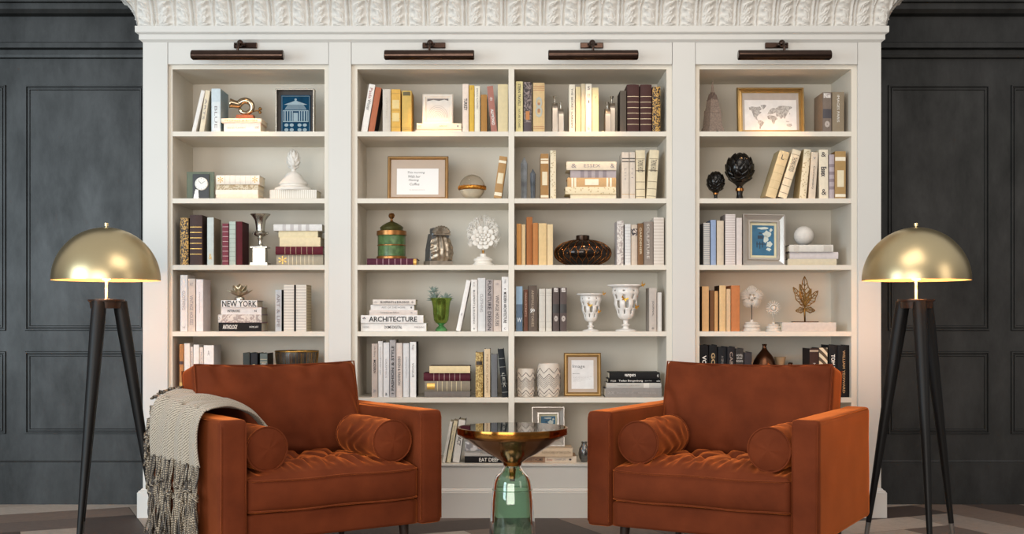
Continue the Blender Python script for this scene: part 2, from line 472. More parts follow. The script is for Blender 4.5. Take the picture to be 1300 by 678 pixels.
def book_geo(t, w, d, h, spine, cover, deco, flat, bulge=.0022):
    """upright book, spine towards -y at y=0, standing on z=0; flat lays it down with the spine still in front"""
    T = Matrix.Identity(4)
    if flat: T = Matrix(((0, 0, 1, 0), (0, 1, 0, 0), (-1, 0, 0, w), (0, 0, 0, 1)))
    bt = min(.003, w*.14)
    mb = MB(); mb.M = T
    mb.box(0, bt, bulge+.001, d, 0, h); mb.box(w-bt, w, bulge+.001, d, 0, h)
    mb.cur = 1
    n = 6; out = []
    for k in range(n+1):
        u = k/n; out.append((w*u, bulge*(1-(1-(2*u-1)**2))))
    inner = [(w-bt*0-w*u, bulge+.0022) for u in (0, 1)]
    pts = out+inner
    vs = [(p[0], p[1], 0) for p in pts]+[(p[0], p[1], h) for p in pts]; m = len(pts)
    mb.add(vs, [tuple(range(m-1, -1, -1)), tuple(range(m, 2*m))]+[(i, (i+1) % m, (i+1) % m+m, i+m) for i in range(m)])
    mb.build('cover', [cover, spine], t)
    mb = MB(); mb.M = T; mb.box(bt, w-bt, bulge+.0022, d-.004, .003, h-.003)
    pg = mb.build('page_block', PAGE, t)
    e = -.0006
    def curve_y(x): return bulge*((2*x/w-1)**2)
    for dc in deco:
        k = dc[0]
        mb = MB(); mb.M = T
        def strip(v0, v1, u0=.02, u1=.98, ee=e):
            q = 6; vs = []
            for j in range(q+1):
                x = w*(u0+(u1-u0)*j/q)
                vs += [(x, curve_y(x)+ee, h*v0), (x, curve_y(x)+ee, h*v1)]
            mb.add(vs, [(2*j, 2*j+2, 2*j+3, 2*j+1) for j in range(q)])
        if k == 'bands':
            _, vals, th, m = dc
            for v in vals: strip(v-th/2, v+th/2)
            mb.build('gilt_bands', m, t)
        elif k == 'patch':
            _, v0, v1, u0, u1, m = dc
            strip(v0, v1, u0, u1, e*1.3); mb.build('spine_label', m, t)
        elif k == 'text':
            _, st, dr, v0, v1, frac, m = dc[:7]; bold = dc[7] if len(dc) > 7 else 0
            uc = dc[8] if len(dc) > 8 else .5
            hw = w*frac/2; cx = w*uc; y = curve_y(cx+hw)*0+e*2.4
            if dr == 'u': put_text(mb, st, (cx+hw, y, h*v0), (0, 0, h*(v1-v0)), (-2*hw, 0, 0), bold)
            elif dr == 'd': put_text(mb, st, (cx-hw, y, h*v1), (0, 0, -h*(v1-v0)), (2*hw, 0, 0), bold)
            else: put_text(mb, st, (cx-hw, y, h*v0), (2*hw, 0, 0), (0, 0, h*(v1-v0)), bold)
            mb.build('title', m, t)
CL = dict(rough=.65, var=.05, scale=60)
def cm(h, metal=0.0):
    if isinstance(h, str): return mat(h, .65, metal, .05, 60, Specular_IOR_Level=.2)
    return h
GOLD = mat('#c9a055', .35, .6, .08, 60); INK = mat('#37343a', .6, 0, .02, 10); INKL = mat('#8b868a', .6, 0, .02, 10); WINK = mat('#e9e6e0', .5, 0, .02, 10)
GINK = mat('#b98d4e', .45, .3, .05, 20)
def row(vk, where, specs, Y=.055, d=.15, group=None):
    """upright books: (x0, x1, ytop, spine, look, {opts})"""
    v = V[vk]; n = len(specs)
    for i, sp in enumerate(specs):
        x0, x1, yt, col, look = sp[:5]; o = sp[5] if len(sp) > 5 else {}
        Yb = o.get('Y', Y+.006*((i*7) % 3-1)); dd = o.get('d', d)
        xa, xb = v.x(x0, Yb), v.x(x1, Yb); h = v.z(yt, Yb)-v.sz; w = xb-xa-.0006
        pos = 'leftmost' if i == 0 and n > 1 else ('rightmost' if i == n-1 and n > 1 else (ORD[i]+' from left' if n > 1 else ''))
        lab = ' '.join((look+' book, '+pos+' '+where+', '+SHN[v.row]+' shelf of '+v.bay).replace(' ,', ',').split())
        g = '%s on the %s shelf of the %s' % ('upright books '+where if where else 'upright books', SHN[v.row], v.bay)
        t = thing('book', lab, 'book', (xa, Yb, v.sz), 0, g)
        lean = o.get('lean', 0)
        if lean:
            dx = lean/v.sc*(CD+Yb)/F; an = atan2(dx, h); h2 = sqrt(h*h+dx*dx)
            w = w*cos(an)
            h = (h-w*abs(sin(an)))/cos(an)
            if an > 0:      # leans right: pivots on its lower right edge
                t.location.z += w*sin(an)
            t.rotation_euler = (0, an, 0)
        cover = cm(o.get('cover', col if isinstance(col, str) else '#8a7a66'))
        book_geo(t, w, dd, h, cm(col), cover, o.get('deco', ()), False, o.get('bulge', .0022))
def stack(vk, specs, where='the stack', Y=.06, d=.15, base=None):
    """lying books from top to bottom: (x0, x1, ytop, ybottom, spine, look, {opts})"""
    v = V[vk]; n = len(specs); z = v.sz if base is None else base
    for i in range(n-1, -1, -1):
        x0, x1, yt, yb, col, look = specs[i][:6]; o = specs[i][6] if len(specs[i]) > 6 else {}
        Yb = o.get('Y', Y+.007*((i*5) % 3-1)); dd = o.get('d', d)
        xa, xb = v.x(x0, Yb), v.x(x1, Yb)
        w = v.z(yt, Yb)-z-.0003
        pos = 'topmost' if i == 0 and n > 1 else ('lowest' if i == n-1 and n > 1 else (ORD[i]+' from top' if n > 1 else 'lying'))
        lab = ' '.join((look+' book, '+pos+(' in ' if n > 1 else ' ')+where+', '+SHN[v.row]+' shelf of '+v.bay).split())
        t = thing('book', lab, 'book', (xa, Yb, z), 0, 'books in the %s on the %s shelf of the %s' % (where, SHN[v.row], v.bay))
        if o.get('rz'): t.rotation_euler = (0, 0, radians(o['rz']))
        cover = cm(o.get('cover', col if isinstance(col, str) else '#8a7a66'))
        book_geo(t, w, dd, xb-xa, cm(col), cover, o.get('deco', ()), True, o.get('bulge', .0022))
        z = z+w+.0003
    return z
def bd(vals, th=.012, m=GOLD): return ('bands', vals, th, m)
def ev(n, a=.12, b=.9): return [a+(b-a)*i/(n-1) for i in range(n)]
def tx(st, dr='d', a=.12, b=.85, fr=.42, m=INK, bold=.0, uc=.5): return ('text', st, dr, a, b, fr, m, bold, uc)
ORNG = ornate('#2a1c16', '#c79a4e', 55, 0, 'scroll')
ORNC = ornate('#d9ccb2', '#b09a78', 45, 0, 'scroll')
DOTC = ornate('#b8a684', '#ddd2b6', 90, 0, 'dots')
STRC = ornate('#ddd8cf', '#c6c0b8', 22, 0, 'Z')
STRX = ornate('#e4dfd6', '#cdc5b8', 30, 0, 'X')
FLOR = ornate('#d8d2cc', '#a79c98', 38, 0, 'scroll')
BLK = '#1c1a1b'
# ---- left bay
row('L0', '', [
 (245, 274, 222, '#e6e2dc', 'leaning white', dict(lean=70)),
 (299, 333, 222, '#e3d6bc', 'leaning cream', dict(lean=45, deco=[tx('ARTS', 'd', .3, .8, .4, INKL)])),
 (386, 452, 212, '#c9d6dc', 'pale blue thick', dict(cover='#8fa5b1', deco=[('patch', .05, .7, .1, .9, mat('#dbe2e4', .6)), tx('BLUE', 'd', .1, .6, .3, INKL)]))], d=.165)
zL0 = stack('L0', [(455, 745, 425, 456, '#eadcc8', 'cream', dict(deco=[tx('PEONIES & ROSES', 'u', .1, .9, .4, GINK)])),
 (476, 738, 458, 520, '#eee6e0', 'thick pale pink', dict(cover='#e0c9c0', deco=[tx('GARDEN PLANNING', 'u', .08, .6, .2, INKL), tx('HOME', 'u', .85, .96, .3, INKL)]))])
zL1 = stack('L1', [(420, 730, 296, 362, '#ece4d8', 'white gold-starred', dict(bulge=.005, deco=[('bands', ev(6, .2, .8), .008, mat('#cbbfae', .6)), tx('*', 'u', .04, .16, .7, GOLD), tx('*', 'u', .84, .96, .7, GOLD)])),
 (420, 722, 364, 398, ORNC, 'cream scroll-patterned', dict(cover='#d8cbb2')),
 (416, 720, 400, 433, '#efe6d8', 'plain ivory', dict(Y=.064)),
 (420, 722, 434, 460, '#e9d8c4', 'slim peach-cream', {})])
zL1b = stack('L1', [(806, 1140, 400, 460, STRX, 'white ribbed', dict(cover='#d9d2c8'))], where='under the white finial')
row('L2', '', [
 (161, 221, 122, ORNG, 'gilt scroll-patterned', dict(cover='#2b1b14', bulge=.004)),
 (230, 319, 101, '#4a3a38', 'tall brown gold-banded', dict(bulge=.005, deco=[bd(ev(6, .22, .76), .011)])),
 (356, 403, 119, '#c9cfcb', 'pale grey', dict(cover='#a3927a', deco=[tx('&', 'h', .12, .24, .5, GOLD)])),
 (464, 509, 162, '#7c3c48', 'pink-maroon banded', dict(cover='#4b1d25', deco=[('bands', ev(8, .1, .92), .012, mat('#c9b3b0', .5))])),
 (514, 560, 148, '#b9c4ba', 'pale green', dict(cover='#7f8b80', deco=[('bands', ev(9, .1, .92), .01, mat('#8f9a8f', .5))])),
 (563, 608, 148, '#5a1f26', 'dark maroon', dict(cover='#451419'))])
zL2 = stack('L2', [
 (832, 1180, 168, 214, '#e2dfdc', 'white square-patterned', dict(deco=[('bands', [.22, .38, .54, .70], .07, mat('#c3bdbb', .6))])),
 (868, 1150, 216, 260, '#eadbb6', 'pale cream', dict(cover='#dcc794')),
 (875, 1168, 262, 324, '#ead9b4', 'thick cream', dict(cover='#d8bf8a')),
 (846, 1186, 327, 383, '#5d1f2b', 'maroon gold-titled', dict(bulge=.005, deco=[bd(ev(6, .2, .78), .012, mat('#a98a72', .5))])),
 (852, 1188, 386, 460, '#aaa08e', 'grey gilt-starred', dict(bulge=.006, deco=[('bands', ev(7, .26, .78), .014, mat('#ddd0b0', .5)), tx('*', 'u', .05, .22, .8, GOLD)]))])
row('L3', 'in left group', [
 (163, 215, 80, '#dedad8', 'tall white', dict(deco=[tx('CLOTHING', 'd', .38, .72, .4, INKL), tx('H', 'h', .05, .09, .3, INKL)])),
 (218, 270, 106, '#d2c5ba', 'beige', dict(deco=[tx('VINTAGE HOUSES', 'd', .12, .68, .48, INKL, .01), tx('ART', 'h', .86, .92, .5, INKL)])),
 (276, 327, 111, '#e6e0e0', 'white', dict(cover='#ddd3d6', deco=[tx('Contemporary Fashion', 'd', .35, .75, .2, INKL)]))])
zL3 = stack('L3', [
 (456, 714, 261, 311, '#efecea', 'white NEW YORK', dict(cover='#c9b1b3', deco=[tx('NEW YORK', 'u', .03, .99, .86, mat('#1d1b1c', .6), .015)])),
 (456, 745, 312, 361, '#e9e7e6', 'white INTERIORS', dict(cover='#cdbabd', deco=[tx('INTERIORS', 'u', .16, .47, .34, mat('#2b2829', .6), .02), tx('N', 'u', .83, .88, .3, INK, .03)])),
 (434, 746, 364, 418, FLOR, 'grey marbled', dict(cover='#bda9ab')),
 (438, 746, 421, 486, '#1b191b', 'black ANTHOLOGY', dict(cover='#b98f92', deco=[tx('ANTHOLOGY', 'u', .1, .44, .5, WINK, .02), tx('HOME ART', 'u', .72, .93, .22, WINK)]))])
row('L3', 'in right group', [
 (845, 890, 186, '#c2c6cb', 'blue-grey speckled', dict(cover='#1c1c20', deco=[tx('ART & LIFE', 'd', .1, .9, .5, INKL, .02)])),
 (905, 980, 150, STRC, 'cream ribbed', dict(cover='#2d2b2e')),
 (993, 1068, 150, STRC, 'cream ribbed', dict(cover=ornate('#b5a88a', '#cdc2a4', 22, 0, 'Z')))])
row('L4', 'in left group', [
 (156, 186, 124, '#b07a4c', 'slim tan', dict(deco=[('patch', .62, .68, .02, .98, mat('#3d1c22', .5)), ('patch', .0, .28, .02, .98, mat('#caa457', .5))])),
 (190, 232, 118, '#e2dbd5', 'tall white', {}),
 (235, 256, 142, '#d8ccc4', 'slim pinkish', dict(deco=[tx('HOME STYLE', 'd', .2, .9, .4, INKL)])),
 (258, 298, 128, '#e6e1dc', 'white', dict(deco=[tx('GALLERY', 'd', .2, .6, .25, INKL)])),
 (301, 328, 146, '#dcd2ca', 'slim beige', dict(deco=[tx('MODERN LIVING', 'd', .3, .9, .3, INKL)])),
 (331, 403, 132, '#eae7e4', 'thick white marbled', dict(cover='#c9c8ca', deco=[tx('A', 'h', .8, .9, .2, INKL)]))])
row('L4', 'behind orange cushion', [(530, 606, 305, '#cdb698', 'short tan half-hidden', {})], Y=.16, d=.12)
row('L4', 'beside the dark bowl', [
 (612, 661, 187, '#3c4444', 'dark grey white-titled', dict(cover='#201d1f', deco=[tx('HUNT', 'd', .3, .72, .5, WINK, .02)])),
 (668, 716, 188, '#2c3036', 'navy gold-titled', dict(cover='#1d1a1c', deco=[tx('GOLD & ART', 'd', .25, .75, .6, mat('#c9b98f', .5), .02)])),
 (735, 788, 190, '#5f6c6c', 'grey-green', dict(cover='#3a342c', deco=[('bands', [.86, .8], .02, mat('#a9a48c', .5)), tx('ATLAS', 'h', .72, .78, .6, WINK)]))])
# ---- centre-left bay
row('C0', 'in left group', [
 (108, 156, 185, '#e9e4de', 'leaning white', dict(lean=62, deco=[tx('Paula', 'd', .7, .92, .5, mat('#a25a5a', .6)), tx('Winter', 'd', .45, .68, .5, INK)])),
 (162, 208, 208, '#b0694c', 'leaning terracotta', dict(lean=56, cover='#3a2a28')),
 (270, 330, 225, '#cfc7bc', 'light grey', dict(deco=[tx('POTTERY', 'd', .3, .8, .2, mat('#bdb3a6', .6))])),
 (334, 403, 226, '#d9ac58', 'yellow cream-banded', dict(deco=[('bands', ev(5, .12, .9), .012, mat('#b58a3c', .5)), ('patch', .25, .45, .12, .88, mat('#e2c98c', .6)), ('patch', .55, .75, .12, .88, mat('#e2c98c', .6))])),
 (413, 486, 236, '#cfae63', 'mustard', dict(cover='#b98f3f', bulge=.005, deco=[('patch', .88, .97, .12, .88, mat('#5e5330', .5)), ('bands', [.1, .06], .01, mat('#7a6530', .5))]))])
zC0 = stack('C0', [(525, 860, 480, 525, '#ecdfc6', 'cream', dict(deco=[tx('HOUSE', 'u', .04, .1, .4, GINK), tx('WHITE ROOMS', 'u', .5, .68, .22, INK), tx('I', 'u', .9, .93, .3, INKL)])),
 (516, 862, 527, 545, '#f0e6d8', 'slim white', {})], where='pair under small frame')
row('C0', 'in right group', [
 (868, 913, 186, '#ead9cc', 'pale pink', dict(deco=[tx('TURKEY', 'd', .45, .7, .55, INK, .02)])),
 (917, 955, 196, '#d6b04e', 'golden yellow', dict(deco=[tx('&', 'd', .9, .95, .3, GINK)])),
 (957, 999, 201, '#ece6d4', 'ivory', dict(deco=[tx('SPRING FLOWERS', 'd', .5, .95, .3, INKL)])),
 (1005, 1051, 266, '#a97c45', 'short brown', dict(cover='#8b5f30')),
 (1082, 1128, 200, '#a97468', 'leaning mauve', dict(lean=-32, deco=[tx('ALMOND', 'd', .15, .5, .5, WINK, .02), tx('*', 'd', .68, .76, .5, WINK)])),
 (1132, 1208, 188, '#d8c9a2', 'thick cream linen', {})])
row('C1', '', [(1100, 1160, 164, '#b08a5c', 'leaning tan striped', dict(lean=46, deco=[('patch', .84, .9, .02, .98, mat('#eadfc6', .6)), ('patch', .35, .6, .15, .85, mat('#e0d2b2', .6)), ('patch', .06, .14, .02, .98, mat('#eadfc6', .6))]))])
zC2 = stack('C2', [(152, 526, 431, 478, '#4e2233', 'plum', dict(bulge=.005, deco=[('bands', ev(6, .2, .8), .012, mat('#a9868f', .5)), ('patch', .93, .99, .05, .95, GOLD)]))], where='under the green jar', Y=.07, d=.17)
zC3 = stack('C3', [
 (196, 516, 267, 304, '#dcd3cb', 'small beige', dict(deco=[tx('BLUEPRINTS & BUILDINGS', 'u', .18, .85, .42, INK, .01), tx('*', 'u', .9, .95, .5, INK), tx('MD', 'u', .03, .1, .25, INKL)])),
 (180, 505, 306, 345, '#e6e3e0', 'small white', dict(deco=[tx('ART OF THE HOME', 'u', .25, .8, .3, INKL), tx('o', 'u', .92, .95, .35, INK, .1)])),
 (170, 530, 347, 381, '#d9cdc6', 'pinkish fashion', dict(deco=[tx('Contemporary Fashion', 'u', .22, .62, .4, INK), tx('a', 'u', .86, .9, .3, INKL)])),
 (106, 574, 384, 442, '#e4e1de', 'white ARCHITECTURE', dict(deco=[tx('ARCHITECTURE', 'u', .13, .9, .66, mat('#232124', .6), .02), tx('*', 'u', .03, .08, .5, INK, .06)])),
 (107, 596, 443, 506, '#e2dfdc', 'lowest white', dict(deco=[tx('DOME DIGITAL', 'u', .36, .63, .36, INK, .01), tx('MODEL', 'u', .03, .13, .22, INKL), tx('PUBLISHING', 'u', .82, .97, .22, INKL)]))], Y=.05)
row('C3', '', [
 (819, 852, 120, '#ece9e6', 'leaning white', dict(lean=80, deco=[tx('W', 'd', .3, .36, .4, INKL)])),
 (931, 978, 118, '#e6e2de', 'white BLUEPRINTS', dict(deco=[tx('BLUEPRINTS & BUILDINGS', 'd', .14, .8, .32, INK), tx('ICC', 'd', .86, .95, .25, INKL), tx('*', 'h', .03, .07, .3, INK)])),
 (981, 1040, 105, '#d7d6d5', 'tall grey-white', dict(deco=[tx('CLOTHING', 'd', .36, .7, .36, INKL)])),
 (1043, 1096, 119, '#aea4a2', 'grey FURNITURE', dict(deco=[tx('FURNITURE DESIGN', 'd', .02, .98, .5, mat('#2d2a30', .6), .01)])),
 (1098, 1158, 122, '#cdbdb3', 'beige VINTAGE HOUSES', dict(deco=[tx('VINTAGE HOUSES', 'd', .1, .7, .42, INK), tx('HM', 'h', .9, .94, .4, INKL)])),
 (1161, 1212, 97, '#e9e6e4', 'tallest white', dict(deco=[tx('MODERN ARCHITECTURE', 'd', .15, .72, .42, mat('#232124', .6), .02), tx('*', 'h', .74, .79, .3, INK, .05), tx('TMA', 'd', .88, .96, .3, INKL), tx('C', 'h', .03, .07, .3, INK)]))])
row('C4', 'in left group', [
 (188, 233, 126, '#bdaea4', 'beige', dict(deco=[tx('MODERN', 'd', .45, .7, .42, mat('#2d2a2c', .6), .02), tx('Life Story', 'd', .75, .95, .3, INK), tx('&', 'd', .08, .15, .5, INKL)])),
 (236, 270, 107, '#dedbd9', 'slim white', dict(deco=[tx('CONTEMPORARY ART', 'd', .4, .9, .25, INKL)])),
 (273, 320, 117, '#dfdcdb', 'white', dict(deco=[tx('GRAPHICS', 'd', .35, .7, .25, INKL), tx('a', 'h', .03, .08, .35, INK)])),
 (323, 368, 98, '#a8a3a3', 'grey FASHION', dict(deco=[tx('FASHION & STYLE', 'u', .12, .9, .46, mat('#1f1d20', .6), .02), tx('*', 'h', .03, .08, .5, INK, .05)])),
 (371, 417, 120, '#d6c8bf', 'beige DESIGN', dict(deco=[tx('DESIGN & FASHION', 'd', .22, .75, .42, INK, .01)])),
 (422, 469, 122, '#dbdada', 'pale grey', dict(deco=[tx('Collecting Fashion', 'd', .35, .75, .25, INKL)])),
 (474, 521, 113, '#e8e6e4', 'bright white', dict(cover='#2c2523', deco=[tx('VOGUE', 'd', .36, .62, .28, INK), tx('ART', 'h', .85, .95, .4, INKL)]))])
zC4 = stack('C4', [
 (620, 925, 293, 343, '#e5d0a4', 'cream', dict(cover='#3a2320')),
 (576, 925, 345, 403, '#54202c', 'maroon', dict(bulge=.006, deco=[('bands', ev(6, .22, .78), .012, mat('#a98a86', .5))])),
 (585, 925, 406, 479, '#8a8070', 'taupe gilt', dict(cover='#2d2320', bulge=.006, deco=[('bands', ev(6, .28, .8), .014, mat('#cfc09a', .5)), ('patch', .05, .22, .2, .8, GOLD)])),
 (582, 925, 484, 524, '#736d68', 'plain grey', dict(cover='#3c3532'))])
row('C4', 'in right group', [
 (965, 1021, 190, ornate('#8a6b34', '#cbb070', 60, .2, 'scroll'), 'gilt', dict(cover='#2b1d14', bulge=.004, deco=[('patch', .72, .80, .1, .9, mat('#2b1d14', .5))])),
 (1031, 1075, 165, '#d9c2a0', 'tall cream-brown', dict(cover='#5a3a28', deco=[tx('THE OLD GARDEN', 'd', .1, .9, .3, mat('#8c6a48', .5))])),
 (1083, 1128, 205, '#6f7073', 'slate grey', {}),
 (1166, 1213, 163, '#25282b', 'leaning black', dict(lean=-36, bulge=.004, deco=[('bands', ev(5, .1, .8), .01, mat('#8f8f8a', .4)), tx('LEX', 'd', .2, .5, .4, mat('#a9a69c', .4))]))])
# ---- centre-right bay
row('D0', 'in left group', [
 (89, 140, 167, '#ddd29c', 'pale yellow', dict(deco=[tx('STERN TRAVELS', 'd', .52, .95, .4, INK, .01), tx('NATURE STORIES', 'd', .08, .46, .28, INK)])),
 (147, 206, 172, ornate('#33282a', '#8c7c78', 45, 0, 'scroll'), 'dark patterned', dict(cover='#2a2022', deco=[('patch', .25, .42, .25, .75, mat('#b9763c', .5)), ('patch', .0, .2, .02, .98, mat('#4a3d42', .5))])),
 (217, 304, 177, '#d6b98a', 'wide tan ornamented', dict(bulge=.004, deco=[('bands', [.93, .89, .85, .12, .08], .01, mat('#b06c4c', .5)), tx('8', 'h', .3, .72, .62, mat('#b3b3a6', .5), .0), ('patch', .4, .6, .4, .6, mat('#b07c58', .5))]))])
row('D0', 'in middle group', [
 (487, 531, 190, '#ebe2cf', 'tall ivory', dict(deco=[tx('THE SECRET GARDEN', 'd', .1, .92, .3, INK)])),
 (536, 572, 207, '#e3d2a4', 'cream', {}),
 (575, 608, 185, '#d3c5a8', 'slim beige', {}),
 (611, 656, 186, '#ece4d4', 'white', dict(deco=[tx('S', 'h', .88, .95, .4, INK), tx('ROME', 'h', .72, .8, .5, mat('#8b5a6c', .5)), tx('1', 'h', .6, .66, .15, INK), tx('b', 'h', .05, .1, .3, GINK)])),
 (659, 708, 214, '#e6d6a8', 'short yellow-cream', dict(deco=[tx('*', 'h', .75, .82, .3, INKL)]))])
row('D0', 'in right group', [
 (868, 915, 236, '#5e554c', 'short olive-brown', dict(cover='#2c2220')),
 (920, 1011, 190, '#4d3330', 'wide brown gold-banded', dict(bulge=.005, deco=[bd(ev(6, .17, .75), .012, mat('#d9c3a0', .4))])),
 (1019, 1106, 190, '#4d3330', 'wide brown gold-banded', dict(bulge=.005, deco=[bd(ev(6, .17, .75), .012, mat('#d9c3a0', .4))])),
 (1111, 1171, 206, ORNG, 'gilt scroll-patterned', dict(cover='#1f1512', bulge=.004))])
row('D1', 'in left group', [
 (273, 334, 148, '#a57e50', 'tan cream-labelled', dict(deco=[('patch', .78, .84, .02, .98, mat('#e9dcc0', .6)), ('patch', .86, .89, .02, .98, mat('#e9dcc0', .6)), ('patch', .3, .6, .2, .85, mat('#e0d2b2', .6)), ('patch', .03, .08, .02, .98, mat('#e9dcc0', .6))])),
 (345, 389, 124, DOTC, 'tall dotted cream', dict(cover='#cbbd98'))])
zD1 = stack('D1', [
 (466, 840, 206, 270, '#e0d5c0', 'cream vine-patterned', dict(deco=[tx('&', 'u', .1, .2, .5, INKL), tx('ESSEX', 'u', .35, .68, .4, INKL), tx('&', 'u', .88, .96, .5, INKL)])),
 (496, 838, 272, 321, '#b9adaf', 'lilac-grey patched', dict(deco=[('bands', [.26, .42, .58, .75], .08, mat('#95898d', .6))])),
 (474, 838, 327, 394, '#c7a476', 'tan cream-labelled', dict(deco=[('patch', .08, .12, .02, .98, mat('#efe6d0', .6)), ('patch', .14, .18, .02, .98, mat('#efe6d0', .6)), ('patch', .36, .64, .15, .8, mat('#efe6d0', .6)), ('patch', .8, .84, .02, .98, mat('#efe6d0', .6)), ('patch', .87, .91, .02, .98, mat('#efe6d0', .6))])),
 (458, 838, 396, 450, ornate('#c0ae88', '#ded3b4', 80, 0, 'dots'), 'cream dotted', dict(cover='#c9b98e')),
 (496, 838, 452, 484, '#e8dcc4', 'slim ivory', {})])
row('D1', 'in right group', [
 (881, 936, 137, '#d2c8bb', 'grey-beige banded', dict(deco=[('bands', [.865, .8], .022, mat('#2a2725', .5)), ('bands', [.1], .01, GINK), tx('L i i v', 'd', .4, .65, .3, INKL)])),
 (938, 981, 137, '#d2c8bb', 'slim grey-beige banded', dict(deco=[('bands', [.865, .8], .022, mat('#2a2725', .5)), ('bands', [.1], .01, GINK), tx('I v l', 'd', .45, .65, .3, INKL)])),
 (985, 1056, 121, '#ddd0b2', 'wide cream', dict(bulge=.004, deco=[('bands', [.82, .35, .2, .05], .012, mat('#877a62', .5)), tx('THOMAS HOOD', 'd', .55, .8, .6, INK), ('bands', [.58], .02, mat('#877a62', .5))])),
 (1066, 1137, 118, '#ddd0b2', 'leaning wide cream', dict(lean=25, bulge=.004, deco=[('bands', [.82, .35, .2, .05], .012, mat('#877a62', .5)), tx('THOMAS HOOD', 'd', .55, .8, .6, INK), ('bands', [.58], .02, mat('#877a62', .5))]))])
row('D2', 'in left group', [
 (94, 129, 171, '#c08a4e', 'ochre', {}),
 (131, 160, 176, '#d7b98c', 'slim pale tan', {}),
 (168, 212, 121, '#a5673a', 'tall brown', {}),
 (215, 254, 165, '#b87b48', 'orange-brown', {}),
 (257, 318, 168, '#ddc08e', 'wide cream-tan', {}),
 (321, 366, 175, '#e0c79c', 'pale cream', {})])
row('D2', 'in right group', [
 (845, 894, 150, FLOR, 'pinkish floral', dict(cover='#c9bfbb')),
 (904, 948, 174, '#d9d8d6', 'grey-white', dict(deco=[('bands', ev(12, .08, .92), .008, mat('#bbb9b8', .6))])),
 (951, 998, 178, '#cfc0b0', 'floral-topped beige', dict(deco=[('patch', .72, .9, .02, .98, ornate('#2c2428', '#d8c8bd', 60, 0, 'scroll'))])),
 (1001, 1043, 168, '#7a5a3e', 'dark brown', dict(deco=[tx('GARDENER', 'd', .25, .9, .4, mat('#cdb89a', .5), .02)])),
 (1046, 1115, 155, '#8b8078', 'wide grey-brown', dict(deco=[tx('SCULPTURE', 'd', .15, .95, .3, mat('#cfc6bc', .5), .01, .45)])),
 (1119, 1197, 125, ornate('#d9cfc6', '#cbbfb4', 20, 0, 'Z'), 'tall pale cream', dict(cover='#d3cac0'))])
row('D3', 'in left group', [
 (90, 138, 168, '#8fa9bf', 'blue', dict(cover='#46607c', deco=[('patch', .0, .6, .02, .98, mat('#51687f', .5)), tx('W', 'h', .2, .3, .8, mat('#cfd8df', .5), .02)])),
 (148, 178, 192, '#6a4638', 'slim reddish-brown', dict(deco=[tx('MANUSCRIPTS', 'd', .35, .92, .4, mat('#c9a58e', .5))])),
 (181, 247, 162, '#62554c', 'wide taupe', dict(cover='#3a302b', deco=[tx('ANIMALIA STORIES', 'd', .1, .9, .28, mat('#b8a48c', .5)), tx('&', 'd', .4, .5, .5, WINK)])),
 (262, 308, 187, '#cfcac0', 'light grey', dict(deco=[('bands', [.9, .84, .22, .1], .008, mat('#b3ada3', .6))])),
 (311, 357, 187, '#cfcac0', 'light grey', dict(deco=[('bands', [.9, .84, .22, .1], .008, mat('#b3ada3', .6))])),
 (364, 413, 178, '#5b4f4c', 'dark emblem-stamped', dict(deco=[('patch', .9, .99, .2, .8, FLOR), ('patch', .42, .62, .02, .98, mat('#33302f', .5)), tx('o', 'h', .22, .36, .6, mat('#b5aaa2', .5), .08)])),
 (419, 470, 178, '#5b4f4c', 'dark emblem-stamped', dict(deco=[('patch', .9, .99, .2, .8, FLOR), ('patch', .42, .62, .02, .98, mat('#33302f', .5)), tx('o', 'h', .22, .36, .6, mat('#b5aaa2', .5), .08)]))])
row('D3', 'in right group', [
 (1086, 1142, 180, '#bcb3ab', 'grey', dict(cover='#9c938b', deco=[tx('JOURNAL', 'd', .35, .7, .3, INK), tx('*', 'h', .04, .1, .35, INK)])),
 (1146, 1180, 214, '#ddd8d3', 'slim white', dict(Y=.06))])
zD4 = stack('D4', [
 (787, 1166, 341, 388, '#1a191a', 'black', dict(deco=[tx('vampers', 'u', .3, .52, .55, WINK, .02), tx('4', 'u', .94, .97, .5, WINK)])),
 (778, 1172, 389, 418, '#161516', 'slim black', dict(deco=[tx('Tadao Bergenburg', 'u', .2, .66, .62, WINK, .02), tx('Jason York', 'u', .7, .83, .36, WINK), tx('alba', 'u', .92, .99, .4, WINK), tx('MODE', 'u', .05, .15, .45, WINK)])),
 (766, 1176, 420, 457, '#bab6b0', 'light grey', dict(deco=[('patch', .68, .78, .05, .95, mat('#d8d4cc', .6)), tx('PHOTOGRAPHY', 'u', .2, .62, .22, mat('#9b968f', .6))])),
 (756, 1180, 460, 524, '#8c8783', 'grey lowest', dict(cover='#26262a', deco=[tx('BLENDER', 'u', .05, .16, .3, INKL) if False else tx('DELORE', 'u', .05, .16, .3, mat('#b5b0aa', .6)), tx('THE COLLECTION OF LIGHT', 'u', .2, .5, .2, mat('#a8a39d', .6)), tx('modern houses & rooms', 'u', .58, .9, .22, mat('#a8a39d', .6))]))])
